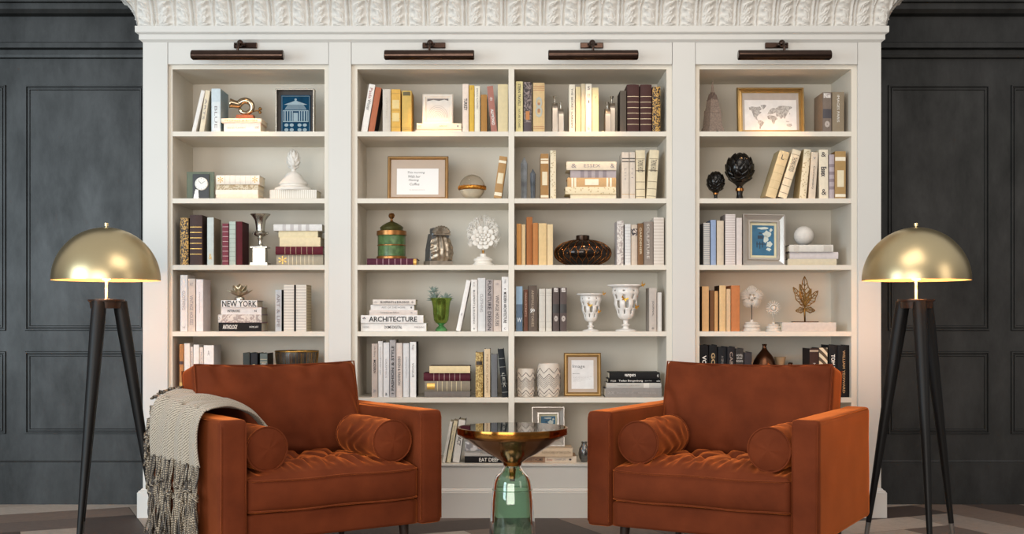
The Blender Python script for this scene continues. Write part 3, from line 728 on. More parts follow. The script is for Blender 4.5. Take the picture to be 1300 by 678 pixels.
# ---- right bay
row('R0', '', [
 (987, 1050, 238, '#7a6d64', 'grey-brown emblem', dict(cover='#8c7763', deco=[('patch', .86, .98, .1, .9, FLOR), ('patch', .35, .58, .02, .98, mat('#454146', .5)), tx('o', 'h', .12, .28, .6, mat('#b5aaa2', .5), .08)])),
 (1054, 1141, 236, '#8c7e6a', 'wide olive-taupe', dict(deco=[tx('IMAGES PARIS', 'd', .25, .92, .2, WINK)]))], d=.17)
row('R1', '', [
 (577, 655, 114, '#d4c19a', 'thick leaning cream', dict(lean=110, cover='#b3a17c', bulge=.005, deco=[('bands', ev(5, .2, .85), .008, mat('#b7a37a', .5)), tx('L', 'h', .82, .92, .3, INK)])),
 (668, 733, 106, '#e2d3b8', 'leaning cream banded', dict(lean=112, bulge=.004, deco=[('bands', [.4, .25, .1, .9], .01, mat('#7f7058', .5)), tx('THOMAS HOOD', 'd', .55, .85, .6, INK)])),
 (818, 868, 108, DOTC, 'leaning dotted cream', dict(lean=36, cover='#a9966e')),
 (884, 934, 130, '#d3c6b4', 'leaning beige scripted', dict(lean=22, cover='#8c7a60', deco=[tx('Commentary', 'd', .2, .7, .35, INK), tx('v', 'h', .85, .9, .4, INKL)])),
 (962, 1028, 112, '#e3d9c4', 'ivory black-scrolled', dict(lean=-3, deco=[tx('Essex', 'd', .45, .65, .6, INK, .03), tx('&', 'h', .85, .95, .5, INK), tx('&', 'h', .08, .2, .5, INK)])),
 (1032, 1071, 147, '#b5aab0', 'lilac patched', dict(deco=[('bands', [.25, .42, .58, .75], .07, mat('#8f8289', .6))])),
 (1075, 1153, 125, '#a98a5c', 'wide tan labelled', dict(cover='#8a6a3c', deco=[('patch', .8, .88, .02, .98, mat('#ece2cc', .6)), ('patch', .25, .6, .2, .82, mat('#e2d5b6', .6)), ('patch', .04, .1, .02, .98, mat('#ece2cc', .6))]))], d=.14)
row('R2', '', [
 (131, 177, 158, ornate('#c9c4bd', '#97999c', 30, 0, 'Z'), 'grey striped', dict(cover='#5a5a5c')),
 (182, 221, 137, '#93a5c4', 'light blue', dict(cover='#6c7f9f')),
 (226, 277, 142, '#d3c3ae', 'beige', dict(cover='#b5a68f')),
 (288, 360, 96, ornate('#d9d0cc', '#c6bab6', 26, 0, 'Z'), 'tall pinkish ribbed', dict(cover='#8c817c')),
 (366, 408, 122, '#d8cec9', 'pale pink', dict(cover='#b5aaa4'))])
zR2 = stack('R2', [
 (747, 1062, 315, 361, '#d7d3cc', 'white label-edged', dict(cover='#4a423e', deco=[('patch', .78, .96, .08, .92, mat('#c3bdb4', .6)), ('patch', .1, .22, .08, .92, mat('#cbc5bc', .6))])),
 (750, 1098, 367, 410, '#d3cbcb', 'lilac-white', dict(cover='#8b8287')),
 (737, 1086, 416, 460, '#ccc2ab', 'cream', dict(cover='#5e564a'))])
row('R3', '', [
 (121, 170, 161, '#cfa676', 'tan', dict(cover='#4a2f1f')),
 (176, 209, 190, '#8a6244', 'short brown', dict(Y=.09)),
 (212, 237, 195, '#d2a06a', 'slim orange-tan', {}),
 (245, 292, 155, '#dcb988', 'pale tan', dict(cover='#3d281c')),
 (295, 326, 180, '#d8b892', 'slim beige', {}),
 (329, 392, 155, '#c07a4c', 'wide orange-brown', {})])
zR3 = stack('R3', [(695, 1082, 420, 486, '#cbc2bb', 'long pale grey', dict(cover='#a9a197', bulge=.003))], where='under the gold leaf', Y=.05, d=.2)
row('R4', 'in left group', [
 (106, 166, 130, '#17181a', 'black white-titled', dict(deco=[tx('VOTIVA', 'd', .35, .8, .5, WINK, .03)])),
 (171, 229, 130, '#191a1c', 'black gold-titled', dict(deco=[tx('GOLD', 'd', .4, .85, .5, mat('#b59a70', .4), .03)])),
 (235, 298, 143, '#1e2024', 'black small-titled', dict(deco=[tx('A SENSE OF HOME', 'd', .35, .82, .25, mat('#8f8c88', .5))])),
 (303, 357, 143, '#242225', 'charcoal', dict(deco=[tx('CABANA', 'd', .35, .9, .4, mat('#9c8c80', .5), .02)])),
 (361, 419, 155, '#3a3634', 'grey-brown capitals', dict(deco=[tx('HOTEL', 'h', .84, .88, .8, WINK), tx('STAY', 'h', .78, .82, .7, WINK), tx('ROOMS', 'h', .72, .76, .8, WINK)])),
 (423, 479, 182, '#39363a', 'short dark grey', dict(deco=[tx('LIME', 'd', .3, .6, .25, mat('#a39a92', .5))]))])
row('R4', 'in right group', [
 (893, 958, 155, '#3d2a26', 'brown-black', dict(cover='#2e2523', deco=[('patch', .93, .97, .0, 1, mat('#a89886', .5)), tx('MARK ROW', 'd', .42, .7, .3, WINK)])),
 (961, 1022, 150, ornate('#4f4030', '#ddd2ba', 16, 0, 'DIAGONAL'), 'animal-striped cream', dict(cover='#1c1a1b')),
 (1030, 1091, 130, '#1f2023', 'black white-titled', dict(deco=[tx('TOM FORD', 'd', .35, .82, .45, WINK, .03)])),
 (1096, 1180, 132, '#191a1d', 'wide black gold-titled', dict(bulge=.006, deco=[tx('WILLIAM YEOWARD', 'd', .08, .9, .22, mat('#b5946a', .4), .02, .5)]))])
# ---- bottom shelf
row('C5', 'in left group', [
 (82, 96, 133, '#dcdad0', 'slim leaning white', dict(lean=38)),
 (102, 122, 130, '#e0d5b4', 'leaning cream', dict(lean=36, deco=[tx('AN HOMAGE', 'd', .3, .9, .3, INKL)])),
 (132, 165, 124, '#e6e3dd', 'leaning white titled', dict(lean=31, cover='#2c2a2a', deco=[tx('IMPACT', 'd', .4, .75, .55, INK, .02)]))], Y=.06)
zC5 = stack('C5', [
 (192, 385, 232, 272, ornate('#8f8f94', '#e2e2e4', 14, 0, 'scroll'), 'grey photographic', dict(cover='#cfcfd0')),
 (190, 400, 275, 300, '#d6d4cf', 'white', dict(deco=[tx('JOURNALS OF HOME', 'u', .35, .9, .4, INKL)])),
 (190, 385, 303, 338, '#1c1b1c', 'black', dict(deco=[tx('EAT DEEP', 'u', .36, .85, .6, WINK, .02)]))], where='the stack')
zD5 = stack('D5', [
 (500, 712, 264, 299, '#cdb79c', 'tan', dict(deco=[tx('FARM HOMES OF THE SOUTH', 'u', .3, .95, .3, mat('#8c7862', .5))])),
 (470, 730, 302, 340, '#d6c7b4', 'cream-and-brown', dict(cover='#a3866c', deco=[('patch', 0, .42, .02, .98, mat('#9c7a60', .5)), tx('SWEETHOME', 'u', .05, .38, .5, mat('#4f382c', .5), .02), tx('Rose', 'u', .45, .55, .4, mat('#a35f50', .5)), tx('CHARM LIFE', 'u', .6, .8, .3, INKL), tx('o', 'u', .86, .91, .3, INK, .1)]))], where='the stack', d=.17)
# ================================================================ ornaments on the shelves
BRASS = mat('#c79b52', .25, 1, .08, 20); OLDB = mat('#8a6435', .35, .9, .12, 60); SILV = mat('#cfcabf', .27, 1, .06, 20)
DSILV = mat('#7d7a76', .3, 1, .2, 50); PLAST = mat('#e3dfd8', .6, 0, .03, 40, .3, 300); BRONZE = mat('#5a3a28', .25, .9, .15, 30)
def at(vk, zx, Y, name, label, cat, base=None, rz=0, group=None):
    v = V[vk]; z = v.sz if base is None else base
    return thing(name, label, cat, (v.x(zx, Y), Y, z), rz, group), v, (CD+Y)/F/v.sc
def lath(t, name, m, prof, seg=28, **kw):
    mb = MB(); mb.lathe(prof, seg, **{k: v for k, v in kw.items() if k in ('cx', 'cy', 'z0', 'wave', 'skip')})
    return mb.build(name, m, t, smooth='auto', **{k: v for k, v in kw.items() if k in ('solid', 'sub')})
def frame(vk, x0, x1, yt, label, mf, bw, Y=.12, base=None, tilt=6, roll=0, mats=(), depth=.018, steps=((0, 0), (.25, .5), (.6, .5), (1, -.3)), yb=None):
    """picture frame leaning back a little; returns (empty, inner width, inner height, map fn)"""
    v = V[vk]; z = v.sz if base is None else base
    xa, xb = v.x(x0, Y), v.x(x1, Y); w = xb-xa; h = (v.z(yt, Y)-z)/cos(radians(tilt))
    t = thing('framed_picture', label, 'picture frame', ((xa+xb)/2, Y, z+.001), 0)
    t.rotation_euler = (radians(-tilt), radians(roll), 0)
    mb = MB(); rings = [(0, depth)]+[(bw*a, -depth*b*.6) for a, b in steps]+[(bw, depth*.9)]
    vs = []; fs = []
    for (q, y) in rings:
        vs += [(-w/2+q, y, q), (w/2-q, y, q), (w/2-q, y, h-q), (-w/2+q, y, h-q)]
    for i in range(len(rings)-1):
        for j in range(4):
            fs.append((i*4+j, i*4+(j+1) % 4, (i+1)*4+(j+1) % 4, (i+1)*4+j))
    fs.append((0, 3, 2, 1))
    mb.add(vs, fs); mb.build('frame_moulding', mf, t)
    # easel strut behind
    mb = MB(); a = h*.62
    mb.add([(-.02, depth+.0005, a), (.02, depth+.0005, a), (.02, depth+.05, .004+.05*sin(radians(tilt))), (-.02, depth+.05, .004+.05*sin(radians(tilt)))], [(0, 1, 2, 3)])
    mb.build('easel_back', mat('#2a2522', .7), t, solid=.002)
    return t, w-2*bw, h-2*bw, bw
def sheet(t, name, m, w, h, z0, y, cx=0):
    mb = MB(); mb.box(cx-w/2, cx+w/2, y, y+.0015, z0, z0+h); return mb.build(name, m, t)
PAPER = mat('#eceae8', .6, 0, .01, 5); MATB = mat('#b9a797', .7, 0, .02, 20)
# --- left bay, top: brass ammonite sculpture on wooden base
t, v, k = at('L0', 632, .12, 'shell_sculpture', 'brass curled shell ornament on small wooden block, top shelf of left bay', 'ornament', base=zL0)
mb = MB(); mb.box(-62*k, 62*k, -.02, .02, 0, 37*k); mb.build('wooden_base', mat('#8a4a26', .5, 0, .2, 60), t, bevel=.001)
mb = MB(); pts = []; rs = []; cz = 96*k
for i in range(34):
    q = i/33; a = radians(200)+radians(322)*q; R = (46+4*q)*k
    pts.append((R*cos(a), -.004*q, cz+R*.92*sin(a))); rs.append((12+13*q)*k)
for i in range(8):
    q = (i+1)/8; b0 = pts[33]; pts.append((b0[0]-62*k*q, -.006-.01*q, b0[2]+14*k*q-4*k*q*q)); rs.append((25+9*q*q)*k)
mb.tube(pts, rs, 16, cap=False); mb.build('curled_horn', mat('#b9a68c', .14, 1, .05, 10), t, smooth=True, solid=.0015)
mb = MB(); mb.tube([(50*k, 0, 62*k), (80*k, 0, 72*k), (100*k, 0, 68*k)], [.003, .003, .004], 8); mb.ball((104*k, 0, 84*k), 12*k); mb.ball((104*k, 0, 58*k), 11*k); mb.build('twisted_tail', OLDB, t, smooth=True)
# --- blue print in a deep silver box frame
t, v, k = at('L0', 992, .13, 'framed_picture', 'deep silver frame with blue print of a columned building facade, top shelf of left bay', 'picture frame')
w, h = 137*k, (518-196)*k
mb = MB()
mb.box(-w, -w+7*k, -.03, .03, 0, h); mb.box(w-7*k, w, -.03, .03, 0, h); mb.box(-w, w, -.03, .03, h-8*k, h+0*k)
mb.build('outer_frame', SILV, t, bevel=.001)
mb = MB(); mb.box(-w+8*k, w-8*k, .005, .028, 0, h-9*k); mb.build('inner_box', mat('#2b2422', .5), t)
w2, h2 = 105*k, 280*k
mb = MB(); mb.box(-w2, w2, -.004, .004, 3*k, 3*k+h2); mb.build('blue_print', mat('#0c3a55', .7, 0, .25, 25, Specular_IOR_Level=.1), t)
mb = MB(); L = MB(); y = -.0048
def R2(x0, x1, z0, z1): mb.add([(x0*k, y, z0*k), (x1*k, y, z0*k), (x1*k, y, z1*k), (x0*k, y, z1*k)], [(0, 1, 2, 3)])
z0 = 90
R2(-92, 92, z0+78, z0+84); R2(-92, -88, z0, z0+80); R2(88, 92, z0, z0+80); R2(-92, 92, z0, z0+6)
for q in (-80, -62, -44, -28, 24, 40, 58, 76): R2(q, q+8, z0+4, z0+78)
R2(-16, 16, z0+4, z0+66)
for q in range(6): R2(-78+q*4, 78-q*4, z0+90+q*6, z0+93+q*6)
mb.add([(-84*k, y, (z0+124)*k), (84*k, y, (z0+124)*k), (4*k, y, (z0+152)*k), (-4*k, y, (z0+152)*k)], [(0, 1, 2, 3)])
mb.ball((0, y, (z0+160)*k), 9*k, .0006, 9*k, 10, 8)
for a in (-66, -28, 28, 66):
    for b in (68, 34): mb.ball((a*k, y, b*k), 15*k, .0006, 12*k, 10, 6)
for s in (-1, 1): R2(s*98-1, s*98+1, 8, 276)
R2(-98, 98, 8, 10); R2(-98, 98, 274, 276)
mb.build('facade_drawing', mat('#8fa3ad', .6), t)
# --- desk clock
t, v, k = at('L1', 310, .1, 'desk_clock', 'small glass-framed desk clock with white dial on second shelf of left bay', 'clock')
mb = MB(); mb.box(-104*k, 92*k, -.022, .022, 0, 8*k); mb.build('base', mat('#161616', .4), t)
mb = MB(); mb.box(-98*k, 98*k, -.008, .008, 8*k, 200*k); mb.build('glass_frame', mat('#7f8a78', .12, 0, .1, 15, Transmission_Weight=.35), t, bevel=.002)
mb = MB(); mb.box(-52*k, 66*k, -.016, -.0085, 8*k, 182*k); mb.build('face_panel', mat('#17181a', .3), t, bevel=.001)
mb = MB()
fm_ = Matrix.Translation((12*k, -.0165, 112*k)) @ Matrix.Rotation(radians(90), 4, 'X'); mb.M = fm_
mb.lathe([(0, .006), (44*k, .006), (47*k, .003), (47*k, 0)], 32); mb.build('dial', mat('#eceae4', .4), t, smooth='auto')
mb = MB(); mb.tube([(12*k, -.0232, 112*k), (36*k, -.0232, 128*k)], .0008, 4); mb.tube([(12*k, -.0232, 112*k), (-8*k, -.0232, 134*k)], .0009, 4)
for q in range(12):
    a = 2*pi*q/12; mb.tube([(12*k+34*k*cos(a), -.0231, 112*k+34*k*sin(a)), (12*k+40*k*cos(a), -.0231, 112*k+40*k*sin(a))], .0006, 4)
mb.build('hands', INK, t)
mb = MB(); mb.prism([(-44*k, 8*k), (-6*k, 8*k), (-10*k, 70*k), (-30*k, 70*k)], -.022, -.0165); mb.build('silver_foot', SILV, t)
# --- petal-covered finials (artichoke, pine cone)
def scales(mb, c, rx, rz, rows, n0, lift=.17, tip=1.35, squeeze=1.0):
    for r in range(rows):
        v0 = -.42*pi+r*(.86*pi)/rows; n = max(4, int(n0*cos(v0+.3)))
        for j in range(n):
            a = 2*pi*(j+.5*(r % 2))/n; dv = .86*pi/rows*tip*1.25; da = pi/n*1.25
            def pt(s, q):
                ph = v0+dv*q; ww = da*(1-(abs(2*q-.75))**2.2*.55)*(1-q**5)
                rr = 1+lift*(.25+q)*(1-.5*abs(s)) - .02
                th = a+s*ww; cc = max(0, cos(ph))
                return (c[0]+rx*rr*cc*cos(th), c[1]+rx*rr*cc*sin(th), c[2]+rz*rr*sin(ph))
            mb.grid(lambda u, q: pt(2*u-1, q), 5, 6)
t, v, k = at('L1', 975, .13, 'pineapple_finial', 'white plaster pine cone finial on domed foot, standing on white ribbed book', 'ornament', base=zL1b)
H0 = 0
lath(t, 'domed_foot', PLAST, [(0, 0), (134*k, 0), (136*k, 8*k), (128*k, 22*k), (96*k, 32*k), (94*k, 40*k), (100*k, 46*k), (104*k, 52*k), (90*k, 68*k), (66*k, 92*k), (58*k, 108*k), (44*k, 128*k), (22*k, 138*k), (14*k, 146*k), (16*k, 156*k), (26*k, 162*k), (26*k, 168*k), (10*k, 172*k)], 32,
     wave=lambda r, z, a, i: (r*(1+(.05*abs(sin(a*6)) if 7 < i < 13 else 0)), z))
mb = MB(); mb.ball((0, 0, 222*k), 36*k, 36*k, 56*k); scales(mb, (0, 0, 222*k), 37*k, 58*k, 6, 9, .36); mb.build('pine_cone', PLAST, t, smooth=True)
for q, (vk, zx, ztp, zst, rr, lab) in enumerate((('R1', 218, 260, 404, 64, 'small black artichoke finial on copper-ringed foot, second shelf of right bay'),
                                ('R1', 390, 130, 345, 102, 'large black artichoke finial on copper-ringed foot, second shelf of right bay'))):
    t, v, k = at(vk, zx, .11, 'artichoke_finial', lab, 'ornament', group='black artichoke finials')
    hb = (460-zst)*k; BK = mat('#14110f', .18, .3, .1, 20); s = rr/102
    zc = (460-(ztp+zst)/2)*k; rz = (zst-ztp)/2*k
    lath(t, 'foot', BK, [(0, 0), (34*s*k, 0), (34*s*k, 8*s*k), (24*s*k, 16*s*k), (20*s*k, 40*s*k), (26*s*k, 78*s*k), (20*s*k, 96*s*k), (30*s*k, hb-6*k), (50*s*k, hb+10*k), (10*k, hb+20*k)], 20)
    mb = MB(); mb.lathe([(25*s*k, 62*s*k), (30*s*k, 64*s*k), (30*s*k, 82*s*k), (25*s*k, 84*s*k)], 20); mb.build('copper_ring', mat('#a8703c', .25, 1, .05, 10), t, smooth='auto')
    mb = MB(); mb.ball((0, 0, zc), rr*k*.9, rr*k*.9, rz*.93); scales(mb, (0, 0, zc), rr*k*.93, rz*.97, 6, 10, .14); mb.build('artichoke', BK, t, smooth=True, solid=.001)
# --- silver urn on pedestal
t, v, k = at('L2', 738, .1, 'urn', 'silver trophy urn on square pedestal, third shelf of left bay', 'urn')
mb = MB(); mb.box(-62*k, 62*k, -62*k, 62*k, 0, 20*k); mb.box(-46*k, 44*k, -46*k, 44*k, 20*k, 124*k); mb.box(-62*k, 60*k, -60*k, 60*k, 124*k, 134*k)
mb.build('pedestal', mat('#c9c4ba', .28, .8, .05, 12), t, bevel=.0008)
lath(t, 'cup', SILV, [(0, 134*k), (36*k, 135*k), (34*k, 142*k), (16*k, 152*k), (13*k, 176*k), (20*k, 196*k), (16*k, 204*k), (38*k, 214*k), (46*k, 228*k), (38*k, 242*k), (30*k, 250*k), (33*k, 290*k), (40*k, 325*k), (58*k, 352*k), (72*k, 366*k), (70*k, 370*k), (54*k, 352*k), (36*k, 325*k), (26*k, 260*k), (0, 250*k)])
for s in (-1, 1):
    mb = MB(); mb.tube([(s*40*k, 0, 236*k), (s*54*k, 0, 240*k), (s*58*k, 0, 228*k), (s*44*k, 0, 222*k)], .0022, 6); mb.build('handle', SILV, t, smooth=True)
# --- lotus candle holder
t, v, k = at('L3', 590, .09, 'lotus_ornament', 'silver lotus flower candle holder on NEW YORK book, left bay', 'candle holder', base=zL3)
lath(t, 'ring_foot', SILV, [(28*k, 0), (36*k, 0), (37*k, 10*k), (34*k, 20*k), (24*k, 26*k), (22*k, 16*k), (28*k, 0)], 20)
LOT = mat('#d3c8ac', .28, .9, .06, 20); n = 0
for ring, (cnt, el, ln, wd) in enumerate(((9, 22, 104, 24), (8, 46, 100, 26), (6, 70, 94, 28))):
    for j in range(cnt):
        a = 2*pi*(j+.5*ring)/cnt; e = radians(el)
        def pt(u, q):
            r = ln*k*q; w = wd*k*sin(pi*min(1, q**.8))**.8*(1-q**6)
            x = r*cos(e*(.7+.6*q))+3*k; z = 26*k+r*sin(e*(.7+.6*q)); s = 2*u-1
            z += abs(s)**2*w*.45
            return (x*cos(a)-s*w*sin(a), x*sin(a)+s*w*cos(a), z)
        mb = MB(); mb.grid(pt, 5, 9); mb.build('petal', LOT, t, smooth=True, solid=.0012)
mb = MB(); mb.ball((0, 0, 72*k), 30*k, 30*k, 36*k); mb.build('bud', LOT, t, smooth=True)
# --- brass and black bowl
t, v, k = at('L4', 1000, .13, 'bowl', 'dark bowl with brass rim and brass line pattern behind left armchair', 'bowl')
ht = (523-200)*k; R = 153*k
def brr(q): return R*(.30+.70*(sin(q*pi/2))**.62)
zb0 = 60*k
pr = [(R*.34, 0), (R*.36, 8*k), (R*.22, 24*k), (R*.2, 50*k), (R*.3, zb0)]+[(brr(q/10), zb0+(ht-zb0)*(q/10)) for q in range(1, 11)]
lath(t, 'bowl_body', mat('#6d6b68', .22, .8, .3, 40), pr+[(R*.97, ht), (brr(.7)*.96, zb0+(ht-zb0)*.7), (R*.35, zb0+10*k), (0, zb0+8*k)], 40)
mb = MB(); mb.tube([(R*cos(2*pi*i/40), R*sin(2*pi*i/40), ht) for i in range(40)], 6*k, 6, closed=True); mb.build('brass_rim', BRASS, t, smooth=True)
mb = MB(); rnd = random.Random(4)
def bp(a, q, e=.0006): r = brr(q)+e; return (r*cos(a), r*sin(a), zb0+(ht-zb0)*q)
for j in range(24):
    a0 = 2*pi*j/24
    if j % 2:
        for s in (0, .7, 1.4):
            mb.tube([bp(a0+s*.15, q) for q in (.55, .7, .85, .95)], .0009, 4)
    for q in (.5, .3): mb.tube([bp(a0+i*.065, q) for i in range(5)], .0012, 4)
    mb.tube([bp(a0, q) for q in (.12, .3, .5)], .0012, 4); mb.tube([bp(a0+.13, q) for q in (.3, .5, .7, .97)], .0012, 4)
mb.build('brass_inlay', BRASS, t)
# --- small white frame, top shelf
t, w, h, b = frame('C0', 566, 796, 256, 'small white frame with grey arch drawing, standing on cream book, top shelf', mat('#e3dbd0', .5), .022, Y=.1, base=zC0, tilt=7)
sheet(t, 'print', mat('#d9d4cd', .7), w, h, b, .004)
mb = MB()
for q in range(6):
    r = w*.46*(1-q*.15); mb.tube([(r*cos(a), .0032, b+h*.12+r*sin(a)*1.25) for a in [pi*i/14 for i in range(15)]], .0006, 4)
mb.build('arch_drawing', INKL, t)
mb = MB(); mb.poly([(-w*.48, .0034, b+h*.86), (-w*.2, .0034, b+h*.93), (w*.05, .0034, b+h*.88), (w*.3, .0034, b+h*.94), (w*.48, .0034, b+h*.88), (w*.48, .0034, b+h*.98), (-w*.48, .0034, b+h*.98)]); mb.build('top_strip', mat('#6e6664', .6), t)
# --- gold frame with script
t, w, h, b = frame('C1', 304, 760, 164, 'wide gold frame with handwritten verse, second shelf of centre-left bay', mat('#967448', .4, .5, .1, 20), .017, Y=.13)
sheet(t, 'mat_board', MATB, w, h, b, .006)
k = (CD+.13)/F/5.895
sheet(t, 'print', PAPER, 312*k, 198*k, 45*k, .0045, -2*k)
mb = MB()
for i, (st, ww) in enumerate((('This morning', 130), ('With her', 92), ('Having', 74), ('Coffee', 74))):
    put_text(mb, st, ((-72+i*6)*k-10*k, .004, (201-i*29)*k), (ww*k, 0, 0), ((4)*k, 0, 20*k), .0)
put_text(mb, 'the best view in the world', (-62*k, .004, 78*k), (112*k, 0, 0), (0, 0, 5*k))
mb.build('verse', mat('#4a4547', .6), t)
# --- glass globe with gold band
t, v, k = at('C1', 940, .12, 'glass_globe', 'round clear glass globe with gold band, second shelf of centre-left bay', 'ornament')
r = 96*k
mb = MB(); mb.ball((0, 0, r), r, r, r, 32, 20); mb.build('globe', glass('#f6f3ee', .02, 1.25), t, smooth=True)
mb = MB()
mb.lathe([(r*.99, r-.012), (r*1.05, r-.010), (r*1.05, r+.004), (r*.99, r+.006), (r*.99, r-.012)], 36)
for j in range(24):
    a = 2*pi*j/24; mb.tube([(r*1.06*cos(a), r*1.06*sin(a), r-.012), (r*1.09*cos(a+.1), r*1.09*sin(a+.1), r-.003), (r*1.06*cos(a+.2), r*1.06*sin(a+.2), r+.006)], .0022, 5)
mb.build('gold_band', mat('#c58a3c', .3, .9, .1, 20), t, smooth=True)
lath(t, 'ivory_filling', mat('#d8cfba', .6, 0, .1, 40), [(0, r*.05), (r*.3, r*.09), (r*.55, r*.22), (r*.78, r*.45), (r*.92, r*.78), (r*.5, r*.84), (0, r*.82)], 24)
# --- green lidded jar
t, v, k = at('C2', 337, .15, 'lidded_jar', 'green enamelled jar with bronze bands and knobbed lid, on plum book', 'jar', base=zC2)
GRN = mat('#4e6b3e', .35, .1, .35, 55)
lath(t, 'body', GRN, [(0, 0), (104*k, 4*k), (104*k, 180*k), (100*k, 186*k), (0, 188*k)], 12)
for nm, z, r0, hh in (('base_ring', 0, 112, 22), ('middle_ring', 98, 108, 10), ('shoulder_ring', 176, 112, 38)):
    lath(t, nm, mat('#9a6a3c', .35, .8, .15, 50), [(100*k, z*k), (r0*k, (z+2)*k), (r0*1.0*k, (z+hh-4)*k), ((r0-(14 if z > 150 else 4))*k, (z+hh)*k), (80*k, (z+hh)*k)], 24)
lath(t, 'lid', mat('#4b4a24', .35, .3, .3, 50), [(90*k, 214*k), (84*k, 222*k), (88*k, 238*k), (70*k, 254*k), (40*k, 272*k), (14*k, 282*k), (0, 283*k)], 12)
lath(t, 'knob', mat('#9a6a3c', .28, .9, .1, 50), [(15*k, 280*k), (9*k, 290*k), (9*k, 302*k), (20*k, 312*k), (24*k, 326*k), (18*k, 342*k), (0, 348*k)], 16)
# --- carved scroll bookend
t, v, k = at('C2', 690, .12, 'carved_bookend', 'silvered carved scroll corbel with shell crest, third shelf of centre-left bay', 'bookend', rz=radians(24))
mb = MB(); mb.box(-95*k, 88*k, -.045, .05, 0, 34*k); mb.build('base', mat('#8d8478', .4, .5, .2, 40), t, bevel=.002)
def side(q):       # front profile of the scroll: y outward for height q
    return -.035*sin(q*pi*.95+.15)*(1-.2*q)-.012+(.028 if q < .0 else 0)
mb = MB()
def lf(u, q):
    s = 2*u-1; w = (74+22*sin(pi*(1-q)*.9)-12*q)*k; z = 34*k+q*200*k
    ridge = .0045*cos(s*pi*4)*(.4+.6*(1-abs(s)))+.004*cos(q*26+abs(s)*5)*abs(s)
    return (s*w+8*k*(1-q), -.028-.026*sin((1-q)*pi*.8)-ridge*1.0+abs(s)**3*.02, z)
mb.grid(lf, 33, 26)
mb.build('acanthus_leaf', mat('#9a8d7c', .32, .7, .3, 60), t, smooth=True)
mb = MB(); mb.prism([(-88*k, 34*k), (76*k, 34*k), (70*k, 120*k), (58*k, 240*k), (-62*k, 240*k), (-84*k, 120*k)], -.03, .045); mb.build('body', mat('#66686a', .35, .6, .25, 50), t, bevel=.003)
for s in (-1, 1):
    mb = MB(); pts = [((s*(78-i*.6))*k, -.01+(.034*(1-i/40))*cos(i*.32), (84+0)*k+(.034*(1-i/40))*sin(i*.32)) for i in range(32)]
    mb.tube(pts, .0045, 6); pts = [((s*62)*k, -.02+(.018*(1-i/26))*cos(i*.4), 228*k+(.018*(1-i/26))*sin(i*.4)) for i in range(20)]; mb.tube(pts, .0035, 6)
    mb.build('volute', mat('#8f959a', .3, .8, .2, 50), t, smooth=True)
mb = MB()
for j in range(9):
    a = radians(15+150*j/8); mb.tube([(0, -.05, 236*k), (cos(a)*50*k, -.055, 238*k+sin(a)*36*k), (cos(a)*64*k, -.036, 238*k+sin(a)*50*k)], [.004, .0085, .008], 8)
mb.prism([(-66*k, 226*k), (66*k, 226*k), (62*k, 240*k), (-62*k, 240*k)], -.054, -.03)
mb.build('shell_crest', mat('#8f8373', .42, .5, .3, 60), t, smooth='auto')
mb = MB(); mb.box(-60*k, 60*k, -.03, .03, 236*k, 282*k); mb.build('crest_block', mat('#66686a', .35, .6, .25, 50), t, bevel=.008)
# --- white coral flower on turned base
t, v, k = at('C2', 1022, .12, 'coral_sculpture', 'white coral and flower sculpture on turned base, third shelf of centre-left bay', 'sculpture')
COR = mat('#e6e1d9', .6, 0, .05, 90)
lath(t, 'turned_base', COR, [(0, 0), (78*k, 0), (80*k, 10*k), (66*k, 20*k), (62*k, 30*k), (70*k, 38*k), (68*k, 52*k), (50*k, 58*k), (46*k, 66*k), (24*k, 70*k), (22*k, 90*k), (0, 92*k)])
lath(t, 'rod', OLDB, [(0, 90*k), (9*k, 90*k), (9*k, 116*k), (0, 116*k)], 10)
cz = (478-258)*k; mb = MB(); rnd = random.Random(11)
for j in range(46):
    a = radians(-35)+radians(250)*j/45+rnd.uniform(-.05, .05); r0 = 60*k; r1 = (126+rnd.uniform(-14, 14))*k*(1+.22*max(0, sin(a)))
    dy = rnd.uniform(-.012, .02); p0 = Vector((cos(a)*r0, .004, cz+sin(a)*r0)); p1 = Vector((cos(a)*r1*.92, dy, cz+sin(a)*r1*1.0))
    pm = (p0+p1)/2; mb.tube([p0, pm, p1], [.0028, .0024, .0018], 5)
    for s in (-1, 1):
        for f, l in ((.55, 26), (.8, 18)):
            b = p0.lerp(p1, f); aa = a+s*.75; mb.tube([b, b+Vector((cos(aa)*l*k, rnd.uniform(-.004, .004), sin(aa)*l*k))], [.0021, .0016], 5)
mb.build('coral_fan', COR, t, smooth=True)
mb = MB()
for ring, (n, rr, ps, yy) in enumerate(((10, 68, 24, -.004), (8, 42, 17, -.010), (6, 20, 11, -.015))):
    for j in range(n):
        a = 2*pi*(j+.5*ring)/n; c = Vector((cos(a)*rr*k, yy, cz-10*k+sin(a)*rr*k))
        q = MB(); q.M = Matrix.Translation(c) @ Matrix.Rotation(-a, 4, 'Y') @ Matrix.Rotation(radians(-18), 4, 'Z')
        q.ball((0, 0, 0), ps*k, .0035, ps*k*.95, 12, 8); mb.add(q.v, q.f)
mb.ball((0, -.016, cz-10*k), 10*k)
mb.tube([(0, .002, 110*k), (0, .002, cz-60*k)], .004, 6)
mb.build('flower', COR, t, smooth=True)
